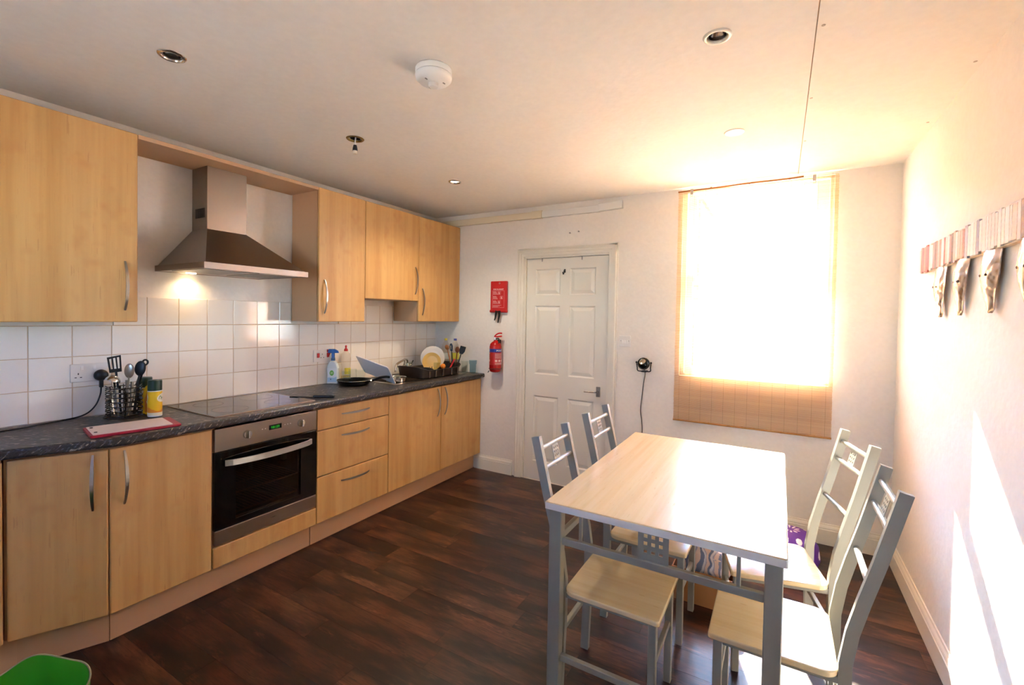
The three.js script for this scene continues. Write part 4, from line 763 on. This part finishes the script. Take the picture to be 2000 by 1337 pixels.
// ---------- on the worktop, round the sink ----------
{
  const cs = thing('cooker_switch', 'white cooker switch with two red rockers on the tiles', 'switch', [0.012, 1.14, 1.342]);
  mesh('plate', rbox(0.009, 0.092, 0.146, 0.003, 0.005, 0, 0), M.whitePlastic, cs);
  for (const z of [0.036, -0.05]) mesh('red_rocker', rbox(0.007, 0.034, 0.02, 0.002, 0.011, 0.004, z), M.red, cs);
  for (const [y, z] of [[0.012, 0.0], [-0.014, 0.012], [-0.014, -0.012]]) mesh('pin_hole', box(0.0012, 0.006, 0.006, 0.0096, y, z), M.black, cs);

  const lab = canvasTexture(256, 256, (c, w, h) => { const g = c; g.fillStyle = '#dfe9ee'; g.fillRect(0, 0, w, h); g.fillStyle = '#a8cbe4'; g.beginPath(); g.moveTo(0, 180); g.bezierCurveTo(80, 150, 160, 210, 256, 150); g.lineTo(256, 256); g.lineTo(0, 256); g.fill(); g.fillStyle = '#5fa83a'; g.beginPath(); g.ellipse(120, 88, 62, 50, 0, 0, 7); g.fill(); g.strokeStyle = '#cfe6bd'; g.lineWidth = 6; for (let k = 0; k < 3; k++) { g.beginPath(); g.moveTo(82, 76 + k * 14); g.lineTo(158, 70 + k * 14); g.stroke(); } g.fillStyle = '#394a70'; g.beginPath(); g.arc(92, 206, 12, 0, 7); g.fill(); });
  const sb = thing('trigger_spray_bottle', 'pale blue cleaning spray bottle with a blue trigger head by the pan', 'bottle', [0.052, WT, 1.268], 0.62);
  mesh('bottle_body', plate([[-0.042, 0], [0.042, 0], [0.045, 0.03], [0.04, 0.075], [0.043, 0.12], [0.03, 0.155], [0.015, 0.175], [-0.015, 0.175], [-0.034, 0.15], [-0.043, 0.115], [-0.036, 0.07]], 0.034, [], 0.008).translate(0, 0, -0.017), std({ color: '#dce6ea', roughness: 0.25 }), sb);
  mesh('printed_label', new THREE.PlaneGeometry(0.066, 0.105).translate(0, 0.068, 0.0257), std({ map: lab, roughness: 0.3 }), sb);
  mesh('neck_collar', cyl(0.015, 0.017, 0.022, 0, 0.19, 0), std({ color: '#3f6f9e', roughness: 0.35 }), sb);
  mesh('trigger_head', [rbox(0.022, 0.05, 0.022, 0.005, 0, 0.222, 0), plate([[-0.035, 0.238], [0.042, 0.238], [0.036, 0.255], [0.012, 0.268], [-0.03, 0.268], [-0.036, 0.26]], 0.018, [], 0.004).translate(0, 0, -0.009)], std({ color: '#2e66b4', roughness: 0.35 }), sb);
  mesh('nozzle', [rbox(0.026, 0.022, 0.02, 0.003, -0.048, 0.254, 0), tube([[-0.024, 0.238, 0], [-0.032, 0.222, 0], [-0.044, 0.205, 0]], 0.006, 12, 8)], M.red, sb);

  const ws = thing('washing_up_bottle', 'clear washing-up liquid bottle with a red cap', 'bottle', [0.062, WT, 1.155]);
  mesh('bottle_body', lathe([[0, 0.002], [0.034, 0], [0.038, 0.01], [0.036, 0.09], [0.032, 0.12], [0.037, 0.15], [0.039, 0.19], [0.033, 0.225], [0.016, 0.243], [0.013, 0.25]], 30).scale(1, 1, 1), M.clearPlastic, ws);
  mesh('liquid', lathe([[0, 0.006], [0.031, 0.005], [0.034, 0.012], [0.0335, 0.05], [0, 0.05]], 26), phy({ color: '#e8d860', transmission: 0.7, thickness: 0, roughness: 0.1 }), ws);
  mesh('yellow_label', new THREE.CylinderGeometry(0.0365, 0.037, 0.05, 26, 1, true, 0.6, 1.9).translate(0, 0.09, 0), std({ color: '#d8c63a', roughness: 0.4, side: THREE.DoubleSide }), ws);
  mesh('cap', lathe([[0.015, 0.247], [0.015, 0.258], [0.011, 0.266], [0.006, 0.27], [0.008, 0.284], [0.006, 0.292], [0, 0.293]], 20), M.red, ws);

  const fp = thing('frying_pan', 'black frying pan holding glasses, its handle pointing right', 'frying pan', [0.228, WT, 1.212]);
  mesh('pan_body', lathe([[0, 0.001], [0.095, 0.001], [0.108, 0.008], [0.126, 0.038], [0.128, 0.038], [0.128, 0.0395], [0.124, 0.0395], [0.106, 0.011], [0.094, 0.005], [0, 0.005]], 44), M.black, fp);
  mesh('pan_rim', torus(0.1275, 0.0016, 0, 0.0395, 0, 48), M.chrome, fp);
  mesh('handle_joint', bar([0.108, 0.03, -0.050], [0.132, 0.037, -0.061], 0.012, 0.018), M.chrome, fp);
  mesh('pan_handle', tube([[0.13, 0.036, -0.06], [0.155, 0.046, -0.068], [0.195, 0.062, -0.08], [0.24, 0.07, -0.093], [0.268, 0.069, -0.1]], 0.0095, 30, 10), M.black, fp);

  const tum = (label, x, z, h, r, mat, y = WT) => { const g = thing('glass_tumbler', label, 'glass', [x, y, z], 0, 'drinking glasses by the sink'); mesh('glass_wall', lathe([[0, 0.006], [r * 0.74, 0.005], [r * 0.78, 0.001], [r * 0.82, 0.004], [r, h]], 24), mat, g); return g; };
  tum('clear round glass in the middle of the frying pan', 0.235, 1.16, 0.105, 0.036, M.clearGlass, WT + 0.0055);
  tum('clear glass at the left of the frying pan', 0.19, 1.255, 0.10, 0.033, M.clearGlass, WT + 0.0055);
  tum('clear glass behind the others in the frying pan', 0.178, 1.188, 0.11, 0.031, M.clearGlass, WT + 0.0055);
  tum('plain clear glass at the end of the worktop next to the wall', 0.475, 0.125, 0.118, 0.034, M.clearGlass);
  const fg = thing('faceted_tumbler', 'blue-tinted faceted glass at the very end of the worktop', 'glass', [0.525, WT, 0.062], 0, 'drinking glasses by the sink');
  mesh('glass_wall', lathe([[0, 0.008], [0.024, 0.006], [0.027, 0.001], [0.03, 0.006], [0.033, 0.085], [0.037, 0.088], [0.039, 0.122]], 9), M.blueGlass, fg);

  // white board leaning towards the pan
  const e1 = V(0.047, 0.147, 0.134).normalize(), e2 = V(-0.33, 0.0, -0.035); e2.addScaledVector(e1, -e2.dot(e1)).normalize(); const e3 = e2.clone().cross(e1).normalize();
  const wbd = single('leaning_board', 'white plastic chopping board leaning between the pan and the sink', 'chopping board', plate(roundRect(0, 0.325, 0, 0.2, 0.014), 0.004, [], 0.0012), std({ color: '#efeded', roughness: 0.4 }), [0.482, WT + 0.004, 1.028]);
  wbd.quaternion.setFromRotationMatrix(new THREE.Matrix4().makeBasis(e2, e1, e3.clone().negate().negate()));
  if (new THREE.Matrix4().makeBasis(e2, e1, e3).determinant() < 0) wbd.quaternion.setFromRotationMatrix(new THREE.Matrix4().makeBasis(e2, e1, e3.clone().negate()));

  const pot = thing('steel_saucepan', 'shiny steel saucepan standing in the sink bowl', 'saucepan', [0.355, 0.763, 0.90]);
  mesh('pan_wall', lathe([[0, 0.001], [0.078, 0.001], [0.082, 0.006], [0.084, 0.19], [0.088, 0.193], [0.086, 0.195], [0.081, 0.19], [0.079, 0.008], [0, 0.006]], 36), M.chrome, pot);
  mesh('pan_handle', tube([[-0.083, 0.17, -0.01], [-0.12, 0.185, -0.03], [-0.19, 0.2, -0.07]], 0.008, 16, 8), M.black, pot);

  // draining rack
  const RK = [0.32, 0.44], rk = thing('dish_rack', 'dark brown plastic dish draining tray on the sink drainer', 'dish rack', [RK[0], 0.927, RK[1]]);
  const ring = (inx, y, top) => { const p = []; for (let i = 0; i < 72; i++) { const a = i / 72 * 2 * PI, e = (v) => Math.sign(v) * Math.pow(Math.abs(v), 0.35), z = e(Math.sin(a)), x = e(Math.cos(a)); p.push([x * (0.175 - inx), y + (top ? 0.03 * Math.pow(Math.abs(z), 6) * (Math.abs(x) < 0.95 ? 1 : 0.5) : 0), z * (0.285 - inx)]); } return p; };
  const rings = [ring(0.03, 0.001, 0), ring(0.018, 0.004, 0), ring(0.008, 0.055, 1), ring(0, 0.066, 1), ring(0.004, 0.07, 1), ring(0.012, 0.064, 1), ring(0.022, 0.01, 0), ring(0.034, 0.008, 0)];
  const pos = [], idx = []; rings.forEach((r) => r.forEach((p) => pos.push(...p)));
  for (let j = 0; j < rings.length - 1; j++) for (let i = 0; i < 72; i++) { const a = j * 72 + i, b = j * 72 + (i + 1) % 72; idx.push(a, a + 72, b, b, a + 72, b + 72); }
  const cA = pos.length / 3; pos.push(0, 0.001, 0, 0, 0.008, 0); for (let i = 0; i < 72; i++) { idx.push(cA, i, (i + 1) % 72); const o = 7 * 72; idx.push(cA + 1, o + (i + 1) % 72, o + i); }
  const rg = new THREE.BufferGeometry(); rg.setAttribute('position', new THREE.Float32BufferAttribute(pos, 3)); rg.setIndex(idx); rg.computeVertexNormals();
  mesh('tray', rg, M.rack, rk);
  for (let i = 0; i < 9; i++) mesh('plate_peg', rod([-0.06, 0.008, -0.2 + i * 0.035], [-0.06, 0.06, -0.2 + i * 0.035], 0.004, 8), M.rack, rk);
  const rib = std({ color: '#6a5a50', roughness: 0.25 });
  for (const z of [-0.19, -0.1, 0.02, 0.12, 0.2]) mesh('front_rib', rspan(0.1655, 0.1755, 0.004, 0.06, z - 0.005, z + 0.005, 0.002, 1), rib, rk);

  const plateAt = (label, x, y, z, r, ry, tilt, mat) => { const m = single('dinner_plate', label, 'plate', lathe([[0, 0], [r * 0.62, 0.001], [r * 0.7, 0.004], [r, 0.014], [r, 0.0165], [r * 0.68, 0.0065], [r * 0.6, 0.004], [0, 0.003]], 44), mat, [x, y, z]); m.rotation.set(PI / 2 - tilt, 0, 0, 'YXZ'); m.rotation.order = 'YXZ'; m.rotation.y = ry; return m; };
  plateAt('large white plate standing at the back of the dish rack', 0.232, 1.062, 0.30, 0.112, 0.55, 0.2, std({ color: '#dfd9cd', roughness: 0.25 }));
  plateAt('yellow plate standing in front of the white plate', 0.25, 1.03, 0.335, 0.086, 0.55, 0.2, std({ color: '#dcb25e', roughness: 0.3 }));
  tum('clear glass upside down among the plates of the dish rack', 0.33, 0.36, 0.095, 0.03, M.clearGlass, 0.937);
  tum('clear glass behind the tray rim at the tap end of the dish rack', 0.205, 0.60, 0.11, 0.032, M.clearGlass, 0.937);
  single('orange_sponge', 'small orange sponge ball in the dish rack', 'sponge', ball(0.024, 0, 0.024, 0, 18), std({ color: '#f08a28', roughness: 0.8 }), [0.37, 0.972, 0.318]).geometry.translate(0, -0.0, 0);
  single('upturned_bowl', 'dark upturned bowl lying in the dish rack', 'bowl', lathe([[0.085, 0], [0.082, 0.025], [0.06, 0.05], [0.02, 0.06], [0, 0.06], [0, 0.056], [0.018, 0.056], [0.056, 0.046], [0.078, 0.023], [0.081, 0]], 32), M.black, [0.315, 0.937, 0.49]);

  const hold = thing('utensil_cup', 'dark utensil cup at the wall end of the dish rack', 'cup', [0.388, 0.937, 0.185]);
  mesh('cup_wall', lathe([[0, 0], [0.04, 0], [0.043, 0.085], [0.04, 0.085], [0.037, 0.005], [0, 0.005]], 26), M.rack, hold);
  const GU = 'utensils in the dish rack cup';
  const ut = (name, label, x, z, dx, dz) => { const t = thing(name, label, 'utensil', [0.388 + x, 0.944, 0.185 + z], 0, GU); t.rotation.set(dz, 0, -dx); return t; };
  const w1 = ut('wooden_spoon', 'light wooden spoon leaning left in the dish rack cup', 0.0, 0.015, -0.14, 0.2);
  mesh('spoon_bowl', ball(0.025, 0, 0.23, 0, 18).scale(1, 1, 0.35).translate(0, 0, 0), M.wood, w1); w1.children[0].geometry.scale(1, 1, 1); mesh('shaft', rod([0, 0, 0], [0, 0.215, 0], 0.006), M.wood, w1);
  const w2 = ut('wooden_spoon', 'dark wooden spoon in the middle of the dish rack cup', 0.012, -0.01, 0.08, -0.05);
  mesh('spoon_bowl', ball(0.025, 0, 0, 0, 18).scale(1, 1.2, 0.35).translate(0, 0.2, 0), M.darkWood, w2); mesh('shaft', rod([0, 0, 0], [0, 0.19, 0], 0.006), M.darkWood, w2);
  const b1 = ut('black_spatula', 'black slotted spatula leaning left between the wooden spoons', -0.008, -0.006, -0.1, 0.02);
  mesh('blade', plate([[-0.011, 0], [0.011, 0], [0.016, 0.05], [0.006, 0.075], [-0.01, 0.07], [-0.016, 0.045]], 0.003, [[[-0.006, 0.018], [-0.008, 0.05], [-0.001, 0.052], [-0.001, 0.018]]]).rotateY(0.5).translate(0, 0.185, 0), M.black, b1); mesh('shaft', rod([0, 0, 0], [0, 0.19, 0], 0.005), M.black, b1);
  const b2 = ut('black_turner', 'wide black turner leaning right in the dish rack cup', 0.02, -0.018, 0.22, -0.14);
  mesh('blade', plate([[-0.016, 0], [0.016, 0], [0.029, 0.03], [0.029, 0.075], [-0.024, 0.075], [-0.027, 0.03]], 0.003).rotateY(0.6).translate(0, 0.165, 0), M.black, b2); mesh('shaft', rod([0, 0, 0], [0, 0.17, 0], 0.005), M.black, b2);
  const rh = single('red_handled_brush', 'red-handled washing-up brush sloping in the dish rack', 'brush', [tube([[0, 0, 0], [0.01, 0.05, -0.03], [0.02, 0.105, -0.06]], 0.007, 16, 8)], M.red, [0.41, 0.955, 0.285]);

  const bot = (label, x, z, capCol, lab2) => {
    const g = thing('plastic_bottle', label, 'bottle', [x, WT, z]);
    mesh('bottle_body', lathe([[0, 0.002], [0.034, 0], [0.038, 0.01], [0.038, 0.08], [0.035, 0.1], [0.038, 0.12], [0.039, 0.22], [0.034, 0.255], [0.018, 0.29], [0.0125, 0.30]], 28), M.clearPlastic, g);
    mesh('paper_label', new THREE.CylinderGeometry(0.0392, 0.0392, 0.06, 28, 1, true).translate(0, 0.15, 0), std({ color: lab2, roughness: 0.5 }), g);
    mesh('cap', cyl(0.0145, 0.0145, 0.02, 0, 0.31, 0), std({ color: capCol, roughness: 0.35 }), g);
  };
  bot('clear plastic bottle with a yellow cap behind the dish rack', 0.215, 0.088, '#d9c02c', '#c9ccc9');
  bot('clear plastic bottle with a blue cap behind the dish rack', 0.31, 0.062, '#34409a', '#c9c23e');
}

renderer.render(scene, camera);
